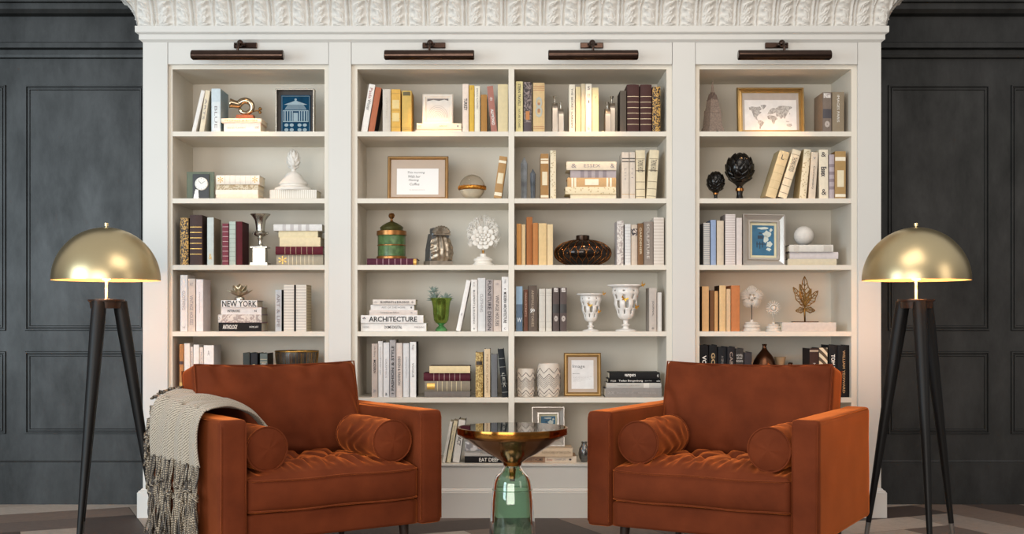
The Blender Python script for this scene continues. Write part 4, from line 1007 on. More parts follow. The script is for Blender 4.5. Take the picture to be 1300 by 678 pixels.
# --- green glass goblet with air plants
t, v, k = at('C3', 708, .11, 'goblet_vase', 'green gold mercury-glass goblet vase, fourth shelf of centre-left bay', 'vase')
GG = mat('#7d9440', .18, .75, .45, 14)
lath(t, 'foot', mat('#5f9a62', .15, .6, .3, 14), [(0, 0), (44*k, 0), (46*k, 12*k), (34*k, 28*k), (18*k, 40*k), (24*k, 52*k), (40*k, 62*k)], 28)
lath(t, 'bowl', GG, [(38*k, 60*k), (54*k, 82*k), (60*k, 130*k), (64*k, 190*k), (72*k, 226*k), (86*k, 244*k), (84*k, 248*k), (66*k, 228*k), (56*k, 180*k), (0, 176*k)], 28)
t2, v, k = at('C3', 708, .11, 'air_plants', 'spiky grey-green air plants growing from green goblet vase', 'plant', base=v.sz+190*k)
PLM = mat('#7f8f86', .6, 0, .25, 60)
def spiky(t, cx, cz, L, n, seed, tiltx=0):
    rnd = random.Random(seed); mb = MB()
    for j in range(n):
        a = rnd.uniform(0, 2*pi); e = rnd.uniform(.05, 1.45); l = L*rnd.uniform(.6, 1.0)*(.75+.25*sin(e))
        d = Vector((cos(a)*cos(e)+tiltx, sin(a)*cos(e)*.8, sin(e))).normalized(); p = Vector((cx, 0, cz)); pts = []; rs = []
        for q in range(5):
            f = q/4; pts.append(p+d*l*f+Vector((cos(a), sin(a), -.6))*l*.18*f*f); rs.append(.0034*(1-f)**.7+.0003)
        mb.tube(pts, rs, 4)
    return mb
spiky(t2, -40*k, 40*k, 88*k, 46, 1, -.25).build('rosette', PLM, t2, smooth=True)
spiky(t2, 34*k, 42*k, 72*k, 46, 2, .2).build('rosette', mat('#8c9c92', .6, 0, .25, 60), t2, smooth=True)
spiky(t2, -62*k, 104*k, 60*k, 24, 5, -.1).build('rosette', mat('#93a39a', .6, 0, .25, 60), t2, smooth=True)
mb = MB(); mb.tube([(-10*k, 0, -10*k), (-30*k, 0, 40*k), (-60*k, 0, 106*k)], .003, 6); mb.tube([(5*k, 0, -10*k), (30*k, 0, 42*k)], .003, 6); mb.build('stem', PLM, t2, smooth=True)
# --- pewter ring bookends, top shelf
for zx, top, kn, lab, s in ((379, 305, 250, 'taller pewter bookend with knob, left of cream books, behind shorter one', 0), (424, 360, 313, 'shorter pewter bookend with knob, left of cream books, top shelf', 1),
                     (772, 360, 313, 'shorter pewter bookend with knob, right of cream books, top shelf', 1), (806, 305, 250, 'taller pewter bookend with knob, right of cream books, behind shorter one', 0)):
    Yb = .13-.05*s
    t, v, k = at('D0', zx, Yb, 'bookend', lab, 'bookend', group='pewter knobbed bookends on the top shelf')
    hh = (541-top)*k; w = 23*k; mb = MB()
    mb.box(-w, w, -.028, .028, 0, .004)
    R = .042; n = 18
    vs = []; fs = []; outl = [(-R, 0), (R, 0)]+[(R*cos(a), hh-R+R*sin(a)) for a in [pi*i/n for i in range(n+1)]]
    # rounded slab seen edge-on
    m = len(outl)
    vs = [(-w*.9, y, z) for y, z in outl]+[(w*.9, y, z) for y, z in outl]
    mb.add(vs, [tuple(range(m)), tuple(range(2*m-1, m-1, -1))]+[(i, (i+1) % m, (i+1) % m+m, i+m) for i in range(m)])
    mb.build('rounded_slab', mat('#b5aa9e', .3, .9, .08, 14), t, bevel=.006, smooth='auto')
    lath(t, 'knob', SILV, [(4*k, hh), (3.5*k, hh+20*k), (8*k, hh+34*k), (14*k, hh+50*k), (10*k, hh+52*k), (0, hh+48*k)], 14)
# --- crystal points
for zx, w, top, lab, c in ((150, 28, 160, 'taller grey crystal obelisk, second shelf of centre-right bay', '#8b9095'), (216, 23, 248, 'shorter dark grey crystal obelisk, second shelf of centre-right bay', '#6b7077')):
    t, v, k = at('D1', zx, .1, 'crystal_obelisk', lab, 'crystal', group='grey crystal points')
    hh = (479-top)*k; w *= k
    o = MB(); o.lathe([(0, 0), (w*.82, 0), (w*1.0, hh*.84), (w*.08, hh), (0, hh)], 6, a0=.35)
    o.build('crystal_point', mat(c, .15, 0, .4, 18, Transmission_Weight=.25), t, bevel=.0006)
# --- bronze lattice vase
t, v, k = at('D2', 588, .16, 'lattice_vase', 'wide squat dark bronze vase with copper lattice, third shelf of centre-right bay', 'vase')
R = 212*k; hh = (478-282)*k
def vp(q):
    a = -pi/2*.80+q*pi*.80*1.06; return R*cos(a)**.9 if cos(a) > 0 else 0, hh*(sin(a)+sin(pi/2*.80))/(sin(pi/2*.8)*1.0+sin(-pi/2*.80+pi*.8*1.06))
pr = [vp(i/18) for i in range(19)]
lath(t, 'body', mat('#2b2420', .12, .6, .5, 9), [(0, 0)]+pr+[(50*k, hh+2*k), (0, hh-2*k)], 48)
nb = 22
for s in (0, 1):
    mb = MB()
    for j in range(nb):
        pts = []
        for i in range(25):
            q = .02+.93*i/24; r, z = vp(q); a = 2*pi*(j+.5*s)/nb; a += (1 if s else 1)*.30*2*pi/nb*sin(q*pi*3.6+(pi if s else 0))
            pts.append(((r+.001)*cos(a), (r+.001)*sin(a), z))
        mb.tube(pts, .0021, 5)
    mb.build('copper_lattice', mat('#8d5a30', .22, .95, .15, 20), t, smooth=True)
lath(t, 'neck', mat('#3c2c22', .3, .8, .3, 70), [(48*k, hh-2*k), (50*k, hh+8*k), (50*k, hh+30*k), (44*k, hh+34*k), (40*k, hh+20*k), (0, hh+10*k)], 24, wave=lambda r, z, a, i: (r*(1+.03*sin(a*16)), z))
# --- openwork goblets
CER = mat('#e9e5e0', .3, 0, .03, 40)
def goblet(vk, zx, w, top, lab):
    t, v, k = at(vk, zx, .11, 'openwork_goblet', lab, 'vase', group='white openwork goblets')
    H = (500-top)*k; R = w/2*k; cup0 = .30
    def pr(q): return R*(.15+.60*(max(0, q)**.85*(1-.30*q)/.70)**.55)*(1+.05*sin(q*17))
    n = 22; seg = 40
    prof = [(pr(i/n)*1.0, H*(cup0-.06+(.94-cup0+.06)*i/n)) for i in range(n+1)]
    def sk(i, kk):
        # leaf-shaped openings in three tiers
        for tier, (c, hl) in enumerate(((5.5, 1.6), (10.5, 2.6), (15.5, 2.0), (19.5, 1.0))):
            m = (kk+(2 if tier == 1 else 0)) % 5
            if abs(i+.5-c) < hl and (m in (1, 2) if tier == 1 else m in (3,)): return True
        return False
    mb = MB(); mb.lathe(prof, seg, skip=sk, wave=lambda r, z, a, i: (r*(1+.02*sin(a*8)), z)); mb.build('openwork_cup', CER, t, smooth=True, solid=.003)
    mb = MB(); mb.lathe([(R*.76, H*.92), (R*.86, H*.945), (R*1.0, H*.96), (R*.98, H*.985), (R*.80, H*.965), (R*.74, H*.93)], 64, wave=lambda r, z, a, i: (r*(1+(.07*abs(sin(a*5)) if 1 < i < 4 else 0)), z)); mb.build('scalloped_rim', CER, t, smooth=True)
    lath(t, 'stem', CER, [(0, 0), (R*.58, 0), (R*.6, H*.02), (R*.5, H*.035), (R*.2, H*.06), (R*.14, H*.10), (R*.28, H*.13), (R*.13, H*.16), (R*.16, H*.24), (R*.24, H*.27)], 28)
    GB = mat('#d9a437', .3, .7, .05, 10)
    for a, q in ((-35, .985), (-100, .68), (-40, .52)):
        a = radians(a); i = q; r = (R*.98 if q > .9 else pr((q-cup0+.06)/(1-cup0)))+.006
        c = Vector((r*cos(a), r*sin(a), H*q)); mb = MB()
        M = Matrix.Translation(c) @ Matrix.Rotation(a+pi/2, 4, 'Z') @ Matrix.Rotation(radians(20), 4, 'Y'); mb.M = M
        s = R*.17
        for sg in (-1, 1):
            mb.add([(0, 0, -s*.1), (sg*s, -s*.5, s*.9), (sg*s*1.15, -s*.4, s*.2), (sg*s*.6, -s*.25, -s*.1), (sg*s*.75, -s*.3, -s*.7), (0, 0, -s*.3)], [(0, 1, 2, 3), (0, 3, 4, 5)])
        mb.ball((0, 0, 0), s*.14, s*.14, s*.55, 8, 6)
        mb.build('gold_butterfly', GB, t, solid=.0008)
goblet('D3', 648, 205, 215, 'smaller white openwork goblet with gold butterflies, fourth shelf')
goblet('D3', 910, 265, 148, 'larger white openwork goblet with gold butterflies, fourth shelf')
# --- chevron jars
for zx, w, top, lab in ((162, 140, 306, 'smaller cream chevron-patterned jar on fifth shelf of centre-right bay'), (333, 176, 266, 'larger cream chevron-patterned jar on fifth shelf of centre-right bay')):
    t, v, k = at('D4', zx, .11, 'chevron_jar', lab, 'jar', group='cream chevron jars')
    H = (523-top)*k; R = w/2*k
    def jr(q): return R*(.86+.14*sin(q*pi)**.6)
    n = 14
    lath(t, 'body', mat('#d5cabd', .6, 0, .05, 40), [(0, 0), (R*.82, 0)]+[(jr(i/n), H*(.01+.93*i/n)) for i in range(n+1)]+[(R*.84, H*.96), (R*.80, H*.965), (R*.76, H*.9), (0, H*.9)], 48)
    mb = MB(); nz = 7
    for q0, th in ((.84, .0011), (.66, .0011), (.60, .0007), (.54, .0006), (.48, .0006), (.42, .0006), (.36, .0006), (.20, .0012), (.08, .0007)):
        pts = []
        for i in range(nz*2):
            for f in (0, .5):
                a = -pi/2+2*pi*(i+f)/(nz*2); hi = (i+f) % 2; tri = 1-abs(((i+f) % 2)-1)
                q = q0-tri*.16+.05
                r = jr(min(1, max(0, q)))+.0008; pts.append((r*cos(a), r*sin(a), H*(.01+.93*q)))
        if q0 < .1: pts = [(p[0], p[1], max(.002, p[2])) for p in pts]
        mb.tube(pts, th*1.3, 4, closed=True)
    mb.build('chevron_lines', mat('#4a4340', .6), t)
# --- gold frame "Image"
t, w, h, b = frame('D4', 449, 727, 197, 'upright gold frame with beige mat and printed text, fifth shelf', mat('#9c7c4c', .35, .6, .1, 20), .020, Y=.12)
k = (CD+.12)/F/5.895
sheet(t, 'mat_board', MATB, w, h, b, .006)
sheet(t, 'print', mat('#dcdad9', .5), 166*k, 216*k, 55*k, .0045, 0)
mb = MB()
put_text(mb, 'Image', (-74*k, .004, 206*k), (92*k, 0, 0), (0, 0, 30*k), .0)
put_text(mb, 'IMAGE SIZE', (-74*k, .004, 166*k), (52*k, 0, 0), (0, 0, 6*k), .01)
for i, l in enumerate((148, 120, 138, 90, 60)): put_text(mb, 'and the room is filled with light', (-74*k, .004, (146-i*9)*k), (l*k, 0, 0), (0, 0, 3*k))
mb.build('print_lettering', mat('#5b5859', .6), t)
# --- stone tower
t, v, k = at('R0', 196, .12, 'tower_model', 'small stone church tower model with pointed spire, top shelf of right bay', 'ornament', rz=radians(22))
ST = mat('#8b7b70', .8, 0, .25, 120, .6, 300)
mb = MB()
def sq(h0, w0, h1, w1): mb.lathe([(0, h0*k), (w0*1.2*k, h0*k), (w1*1.2*k, h1*k), (0, h1*k)], 4, a0=pi/4)
sq(0, 76, 30, 74); sq(30, 70, 48, 66); sq(48, 60, 150, 52); sq(150, 54, 172, 50); sq(172, 46, 190, 44); sq(190, 42, 250, 36)
mb.build('tower', ST, t, bevel=.0012)
mb = MB()
mb.lathe([(44*k, 240*k), (10*k, 312*k), (0, 312*k)], 4, a0=pi/4)
for a in range(4):
    q = MB(); q.M = Matrix.Rotation(a*pi/2, 4, 'Z'); q.add([(-30*k, -31*k, 236*k), (30*k, -31*k, 236*k), (0, -31*k, 288*k), (0, -6*k, 288*k)], [(0, 1, 2), (0, 2, 3), (1, 3, 2)]); mb.add(q.v, q.f)
mb.build('gabled_roof', mat('#6d5c54', .8, 0, .2, 120), t)
lath(t, 'spire', ST, [(14*k, 300*k), (11*k, 318*k), (9*k, 340*k), (4*k, 364*k), (0, 388*k)], 8)
mb = MB()
for a in range(4):
    q = MB(); q.M = Matrix.Rotation(a*pi/2, 4, 'Z')
    q.box(-11*k, -2*k, -31*k, -28*k, 200*k, 238*k); q.box(3*k, 12*k, -31*k, -28*k, 200*k, 238*k); q.box(-8*k, 8*k, -67*k, -60*k, 2*k, 16*k)
    mb.add(q.v, q.f)
mb.build('window_openings', mat('#2a221f', .8), t)
# --- world map in gold frame
t, w, h, b = frame('R0', 376, 858, 200, 'gold frame with grey world map print, top shelf of right bay', mat('#b0905c', .35, .75, .1, 20), .027, Y=.15, steps=((0, .2), (.12, .9), (.35, .9), (.45, 0), (.75, .2), (.85, -.3), (1, -.3)))
k = (CD+.15)/F/5.652
sheet(t, 'mat_board', mat('#b5a9a0', .7), w, h, b, .006)
pw, ph = 372*k, 242*k
sheet(t, 'print', mat('#e6e2df', .6), pw, ph, 18*k, .0045, 0)
lands = {
 'na': [(.08,.77),(.14,.80),(.22,.78),(.30,.80),(.33,.72),(.28,.66),(.33,.62),(.27,.56),(.24,.50),(.22,.45),(.24,.42),(.20,.44),(.17,.50),(.15,.60),(.13,.68),(.09,.70)],
 'gr': [(.31,.84),(.40,.86),(.42,.82),(.38,.74),(.35,.70),(.33,.76)],
 'ca': [(.20,.46),(.25,.40),(.27,.37),(.25,.37),(.20,.43)],
 'sa': [(.26,.38),(.32,.38),(.37,.32),(.35,.25),(.31,.18),(.30,.10),(.28,.12),(.28,.24),(.25,.31)],
 'eu': [(.44,.56),(.46,.64),(.50,.72),(.55,.76),(.60,.74),(.60,.62),(.55,.58),(.50,.56)],
 'af': [(.43,.50),(.47,.54),(.55,.52),(.60,.50),(.63,.42),(.59,.38),(.57,.28),(.54,.26),(.52,.36),(.50,.40),(.45,.42)],
 'as': [(.60,.74),(.66,.82),(.78,.82),(.90,.80),(.92,.76),(.86,.70),(.84,.62),(.80,.52),(.77,.42),(.74,.48),(.70,.42),(.66,.50),(.61,.50),(.60,.60)],
 'au': [(.80,.24),(.84,.28),(.90,.28),(.91,.22),(.87,.18),(.82,.20)],
 'is': [(.79,.36),(.83,.35),(.86,.34),(.84,.32),(.80,.33)], 'jp': [(.86,.56),(.87,.62),(.88,.56)]}
mb = MB()
for nm, ps in lands.items():
    n = len(ps); cx = sum(p[0] for p in ps)/n; cz = sum(p[1] for p in ps)/n
    pp = [(-pw/2+p[0]*pw, .0038, 18*k+p[1]*ph) for p in ps]+[(-pw/2+cx*pw, .0038, 18*k+cz*ph)]
    mb.add(pp, [(i, (i+1) % n, n) for i in range(n)])
mb.build('continents', ornate('#9b9591', '#c2bdb8', 50, 0, 'scroll'), t)
# --- silver frame, third shelf right bay
def silver_frame(vk, x0, x1, yt, lab, Y, base, roll, pr0, tl=6):
    t, w, h, b = frame(vk, x0, x1, yt, lab, mat('#c9c1b8', .28, .6, .05, 12), .040*pr0, Y=Y, base=base, roll=roll, tilt=tl, depth=.022, steps=((0, .9), (.1, .9), (.14, .4), (.7, -.6), (.75, .1), (.92, .1), (1, -.5)))
    sheet(t, 'mat_board', mat('#d9cfae', .6), w, h, b, .016)
    sheet(t, 'blue_print', mat('#2f6787', .5, 0, .15, 20), w*.84, h*.86, b+h*.07, .0145)
    mb = MB(); rnd = random.Random(5)
    def blob(cx, cz, rx, rz, m=10):
        pts = [(w*.84*(cx-.5)+rx*w*cos(2*pi*i/m)*rnd.uniform(.6, 1.15), .0138, b+h*.07+h*.86*cz+rz*h*sin(2*pi*i/m)*rnd.uniform(.6, 1.15)) for i in range(m)]
        mb.poly(pts)
    for c in ((.5, .9, .22, .04), (.68, .72, .16, .1), (.62, .55, .1, .14), (.78, .38, .13, .1), (.75, .2, .11, .05), (.85, .85, .07, .05)): blob(*c)
    mb.build('pale_foliage', mat('#c9cfc6', .6), t)
    mb = MB(); y = .0136
    def bx(x0, x1, z0, z1): mb.add([(w*.84*(x0-.5), y, b+h*(.07+.86*z0)), (w*.84*(x1-.5), y, b+h*(.07+.86*z0)), (w*.84*(x1-.5), y, b+h*(.07+.86*z1)), (w*.84*(x0-.5), y, b+h*(.07+.86*z1))], [(0, 1, 2, 3)])
    bx(.25, .5, .55, .66); bx(.18, .62, .36, .39); bx(.2, .24, .26, .46); bx(.33, .37, .22, .46); bx(.45, .49, .26, .46); bx(.3, .44, .72, .76)
    mb.build('dark_pavilion', mat('#2b3b4c', .6), t)
    return t
silver_frame('R2', 412, 714, 97, 'broad silver frame with blue garden print, third shelf of right bay', .09, None, 1.2, 1.0)
silver_frame('D5', 516, 672, 66, 'broad silver frame with blue print on bottom shelf behind side table', .15, zD5, 0, .95)
# --- white ball on books
t, v, k = at('R2', 850, .12, 'white_sphere', 'white dimpled plaster ball on stack of books, third shelf of right bay', 'ornament', base=zR2)
mb = MB(); r = 70*k
def bl(u, q):
    a = 2*pi*u; b = -pi/2+pi*q; d = r*(1-.02*abs(sin(a*9+b*4))*abs(sin(b*10))); return (d*cos(b)*cos(a), d*cos(b)*sin(a), r+d*sin(b))
mb.grid(bl, 64, 36, True); mb.build('ball', mat('#dcd6ce', .7, 0, .05, 60), t, smooth=True)
lath(t, 'top_opening', mat('#4a4039', .8), [(0, 2*r-.001), (9*k, 2*r-.0006), (10*k, 2*r-.003)], 12)
# --- star and sunburst on turned stands
COR2 = mat('#d3cbc1', .6, 0, .08, 90)
def turned(t, R, H):
    lath(t, 'turned_base', COR2, [(0, 0), (R, 0), (R*1.03, H*.12), (R*.92, H*.26), (R*.84, H*.34), (R*.95, H*.44), (R*.93, H*.62), (R*.72, H*.7), (R*.8, H*.8), (R*.7, H*.9), (R*.2, H*.94), (R*.16, H*1.15), (0, H*1.15)])
t, v, k = at('R3', 477, .1, 'star_sculpture', 'larger white five-pointed sea star sculpture on stand, fourth shelf of right bay', 'sculpture', group='white star sculptures on stands')
turned(t, 64*k, 72*k); mb = MB(); mb.tube([(0, 0, 70*k), (0, 0, 190*k)], .0022, 6); mb.build('rod', mat('#2b2522', .4, .6), t)
cz = 243*k; mb = MB()
for j in range(5):
    a0 = pi/2+2*pi*j/5
    for i in (-4.6, -3.1, -1.6, 1.6, 3.1, 4.6):
        a = a0+radians(72)*(i/11.5); L = (88-abs(i)*3.2)*k
        p = [(cos(a)*r, -.002, cz+sin(a)*r) for r in (26*k, L*.6, L)]
        if abs(i) > 0: mb.tube(p, [.0018, .0028, .0024], 5)
    for s in (-1, 1):
        mb.tube([(cos(a0+s*.05)*r, -.003, cz+sin(a0+s*.05)*r) for r in (20*k, 85*k)], [.002, .0016], 5)
for j in range(5):
    a = pi/2+2*pi*(j+.5)/5; c = (cos(a)*22*k, -.004, cz+sin(a)*22*k); mb.tube([(c[0]+11*k*cos(q), -.004, c[2]+11*k*sin(q)) for q in [2*pi*i/12 for i in range(12)]], .0016, 5, closed=True)
mb.ball((0, -.004, cz), 12*k, .005, 12*k)
mb.build('star', COR2, t, smooth=True)
t, v, k = at('R3', 633, .1, 'star_sculpture', 'smaller white sunburst sculpture on stand, fourth shelf of right bay', 'sculpture', group='white star sculptures on stands')
turned(t, 54*k, 56*k); mb = MB(); mb.tube([(0, 0, 55*k), (0, 0, 125*k)], .0022, 6); mb.build('rod', mat('#9a8d80', .4, .6), t)
cz = 166*k; mb = MB()
for j in range(18):
    a = 2*pi*j/18; mb.tube([(cos(a)*r, -.001, cz+sin(a)*r) for r in (22*k, 40*k, 54*k)], [.0012, .0026, .0012], 5)
mb.tube([(27*k*cos(q), -.003, cz+27*k*sin(q)) for q in [2*pi*i/24 for i in range(24)]], .003, 6, closed=True); mb.ball((0, -.002, cz), 17*k, .007, 17*k)
mb.build('sunburst', COR2, t, smooth=True)
# --- gold leaf
t, v, k = at('R3', 858, .14, 'leaf_sculpture', 'gold openwork leaf sculpture on flat plate, standing on pale book', 'sculpture', base=zR3)
GL = mat('#8f6a35', .35, .85, .2, 60)
mb = MB(); mb.box(-88*k, 88*k, -.03, .03, 0, 6*k); mb.build('base_plate', mat('#4a3524', .4, .7), t)
mb = MB(); mb.tube([(0, 0, 5*k), (-2*k, 0, 70*k), (0, 0, 120*k)], [.0045, .005, .004], 6); mb.build('stem', GL, t, smooth=True)
for (bx_, bz, tx_, tz, wd) in ((0, 120, -2, 330, 34), (0, 112, -84, 252, 26), (0, 112, 94, 226, 26), (-4, 92, -66, 82, 18), (4, 92, 72, 84, 18), (0, 130, -36, 274, 20), (0, 130, 44, 240, 20)):
    b0 = Vector((bx_*k, 0, bz*k)); b1 = Vector((tx_*k, 0, tz*k)); d = b1-b0; L = d.length; d.normalize(); n_ = Vector((-d.z, 0, d.x)); mb = MB()
    for s in (-1, 1):
        pts = []; cnt = 14
        for i in range(cnt+1):
            q = i/cnt; w_ = wd*k*sin(pi*q**.8)*(1+.15*sin(q*16)); pts.append(b0+d*L*q+n_*s*w_+Vector((0, -.006*sin(pi*q), 0)))
        mb.tube(pts, .0028, 5)
        for i in (3, 5, 7, 9, 11): mb.tube([b0+d*L*(i/cnt-.12), pts[i]], .0019, 4)
    mb.tube([b0, b1], [.0032, .0016], 5); mb.build('leaflet', GL, t, smooth=True)
# --- bronze bottles, beige cone
t, v, k = at('R4', 568, .13, 'gourd_bottle', 'large glossy bronze gourd bottle behind right armchair, fifth shelf', 'vase', group='bronze gourd bottles')
lath(t, 'bottle', BRONZE, [(0, 0), (40*k, 0), (80*k, 40*k), (94*k, 100*k), (95*k, 160*k), (88*k, 215*k), (74*k, 260*k), (52*k, 296*k), (30*k, 322*k), (18*k, 338*k), (13*k, 356*k), (18*k, 373*k), (14*k, 375*k), (8*k, 356*k), (0, 330*k)], 36)
t, v, k = at('R4', 754, .12, 'gourd_bottle', 'small glossy bronze gourd bottle behind right armchair, fifth shelf', 'vase', group='bronze gourd bottles')
lath(t, 'bottle', BRONZE, [(0, 0), (30*k, 0), (54*k, 40*k), (54*k, 90*k), (46*k, 150*k), (30*k, 188*k), (20*k, 208*k), (14*k, 224*k), (17*k, 241*k), (12*k, 243*k), (0, 225*k)], 28)
t, v, k = at('R4', 680, .2, 'cone_vase', 'matt beige cone vase flaring upward, between the bronze bottles', 'vase')
lath(t, 'cone', mat('#b9a384', .8, 0, .05, 20), [(0, 0), (30*k, 0), (30*k, 8*k), (8*k, 20*k), (8*k, 120*k), (42*k, 276*k), (40*k, 277*k), (6*k, 130*k), (0, 128*k)], 28)
t, v, k = at('D5', 768, .1, 'round_vase', 'small round pewter vase beside right armchair, bottom shelf', 'vase')
lath(t, 'body', mat('#6f7070', .25, .85, .15, 30), [(0, 0), (14*k, 0), (24*k, 20*k), (28*k, 42*k), (24*k, 66*k), (14*k, 80*k), (12*k, 90*k), (16*k, 98*k), (13*k, 98*k), (9*k, 88*k), (0, 80*k)], 28)
# ================================================================ floor lamps
def shade_mat():
    m = mat('#c9b68e', .33, 1, .04, 6); return m
def floor_lamp(cx, D, label, legs, s=1, bulbE=1):
    """dome lamp on a black tripod; legs = foot offsets"""
    Y = D-CD
    t = thing('floor_lamp', label, 'floor lamp', (cx, Y, 0), 0)
    z0 = 1.151; R = .227; H = .230
    pr = [(R*cos(a), z0+H*sin(a)) for a in [pi/2*i/20 for i in range(21)]]
    inn = [(max(0, r-.003), z-.003 if i else z) for i, (r, z) in enumerate(pr)][::-1]
    mb = MB(); mb.lathe(pr, 64); mb.build('lamp_shade', shade_mat(), t, smooth=True)
    mb = MB(); mb.lathe(inn+[(R, z0)], 64); mb.build('shade_lining', mat('#f0dcb4', .5, 0, .02, 5), t, smooth=True)
    lath(t, 'finial', mat('#e6d3a2', .25, .9), [(.004, z0+H-.002), (.004, z0+H+.004), (.009, z0+H+.006), (.009, z0+H+.018), (0, z0+H+.020)], 16)
    lath(t, 'stem', mat('#e9dfcc', .3, .5), [(.006, 1.06), (.006, z0+H-.01)], 12)
    lath(t, 'bulb', mat('#fff0d0', .4, 0, .01, 5, Emission_Color='#ffb469', Emission_Strength=14.0), [(0, 1.150), (.016, 1.153), (.030, 1.180), (.030, 1.200), (.012, 1.235), (.0, 1.237)], 16)
    BL = mat('#0b0a0a', .5, 0, .05, 10, Specular_IOR_Level=.3)
    mb = MB(); mb.lathe([(0, 1.03), (.066, 1.03), (.070, 1.058), (.076, 1.060), (.077, 1.068), (0, 1.070)], 32); mb.build('top_disc', mat('#3a2a20', .3, .3), t, smooth='auto')
    for ang, fx in legs:
        a = radians(ang); d = Vector((cos(a), sin(a), 0))
        top = d*.056+Vector((0, 0, 1.058)); foot = d*fx
        mb = MB(); k = .92; mid = top.lerp(foot, k)
        mb.tube([top, top.lerp(foot, .12), mid], [.030, .030, .0115], 16); lg = mb.build('leg', BL, t, smooth='auto')
        mb = MB(); mb.tube([mid, foot+Vector((0, 0, .001))], [.0118, .009], 16); mb.build('metal_foot', mat('#8a8784', .35, .9), lg, smooth='auto')
    mb = MB()
    for ang, fx in legs:
        a = radians(ang); mb.tube([(0, 0, 1.048), (cos(a)*.05, sin(a)*.05, 1.044)], .011, 8)
    mb.build('leg_hub', BL, t, smooth=True)
    ld = bpy.data.lights.new('bulb', 'POINT'); ld.energy = 7.5*bulbE; ld.color = lin('#ffae66'); ld.shadow_soft_size = .035
    lo = bpy.data.objects.new('bulb_light', ld); C.objects.link(lo); lo.location = (cx, Y, 1.125)
LD = 5.12
floor_lamp((135-650)/F*LD, LD, 'brass dome floor lamp on black tripod, left of bookcase behind left armchair', ((-102, .22), (18, .22), (138, .22)))
floor_lamp((1163-650)/F*LD, LD, 'brass dome floor lamp on black tripod, right of bookcase beside right armchair', ((-94, .22), (26, .22), (146, .22)), bulbE=1.0)

# ================================================================ side table
TD = 4.62
t = thing('side_table', 'round side table with dark glass top, brass funnel and green glass bell base', 'side table', (X(650.5, TD-CD), TD-CD, 0))
def ring(t, nm, m, prof, seg=72, **kw): return lath(t, nm, m, prof, seg, **kw)
ring(t, 'glass_top', mat('#0c0d0d', .03, 0, .01, 3, IOR=2.2), [(0, .548), (.2085, .548), (.2105, .551), (.2105, .559), (.2085, .5615), (0, .5615)])
def fun(z): # brass funnel radius
    return 0
ring(t, 'brass_funnel', mat('#a06a30', .14, 1, .04, 4), [(.2085, .5615), (.2165, .561), (.2175, .552), (.2165, .536), (.205, .5255), (.195, .521), (.150, .492), (.100, .460), (.062, .442), (.046, .432), (.037, .422), (.035, .412), (.031, .411), (.030, .418), (.045, .430), (.1, .466), (.195, .530), (.209, .545), (.2105, .5475)])
GLS = mat('#c2e2cc', .02, 0, .02, 4, Transmission_Weight=1.0, IOR=1.15, Coat_Weight=1.0, Coat_IOR=1.6, Coat_Roughness=.02)
outer = [(.031, .412), (.034, .404), (.048, .388), (.064, .370), (.071, .350), (.075, .328), (.080, .28), (.085, .21), (.090, .14), (.094, .06), (.095, 0)]
inner = [(r-.003, z) for r, z in outer][::-1]
def facet(r, z, a, i): return (r*(1+.012*cos(a*10)), z)
mb = MB(); mb.lathe(outer+inner+[outer[0]], 60, wave=facet); mb.build('glass_bell', GLS, t, smooth=True)
ring(t, 'inner_brass_collar', mat('#a67338', .25, 1, .04, 4), [(.010, .35), (.014, .40), (.028, .409), (0, .410)], 24)
mb = MB()
for i in (0,): mb.tube([(.0782*cos(a), .0782*sin(a), .318) for a in [2*pi*j/48 for j in range(48)]], .0018, 6, closed=True)
mb.build('bell_seam', GLS, t, smooth=True)

# ================================================================ armchairs
def velvet():
    m = bpy.data.materials.new('rust_velvet'); m.use_nodes = True
    nt = m.node_tree; b = nt.nodes['Principled BSDF']; tc = nt.nodes.new('ShaderNodeTexCoord')
    n = nt.nodes.new('ShaderNodeTexNoise'); n.inputs['Scale'].default_value = 5.5; n.inputs['Detail'].default_value = 7; n.inputs['Roughness'].default_value = .6
    nt.links.new(tc.outputs['Object'], n.inputs['Vector'])
    r = nt.nodes.new('ShaderNodeValToRGB')
    r.color_ramp.elements[0].position = .3; r.color_ramp.elements[1].position = .72
    r.color_ramp.elements[0].color = lin('#572510')+[1]; r.color_ramp.elements[1].color = lin('#6e3218')+[1]
    nt.links.new(n.outputs['Fac'], r.inputs['Fac']); nt.links.new(r.outputs['Color'], b.inputs['Base Color'])
    b.inputs['Roughness'].default_value = .85; b.inputs['Specular IOR Level'].default_value = .15
    b.inputs['Sheen Weight'].default_value = 1.0; b.inputs['Sheen Roughness'].default_value = .32
    b.inputs['Sheen Tint'].default_value = lin('#ff8a44')+[1]
    n2 = nt.nodes.new('ShaderNodeTexNoise'); n2.inputs['Scale'].default_value = 420; n2.inputs['Detail'].default_value = 2
    nt.links.new(tc.outputs['Object'], n2.inputs['Vector'])
    bp = nt.nodes.new('ShaderNodeBump'); bp.inputs['Strength'].default_value = .25; bp.inputs['Distance'].default_value = .001
    nt.links.new(n2.outputs['Fac'], bp.inputs['Height']); nt.links.new(bp.outputs['Normal'], b.inputs['Normal'])
    return m
VEL = velvet()
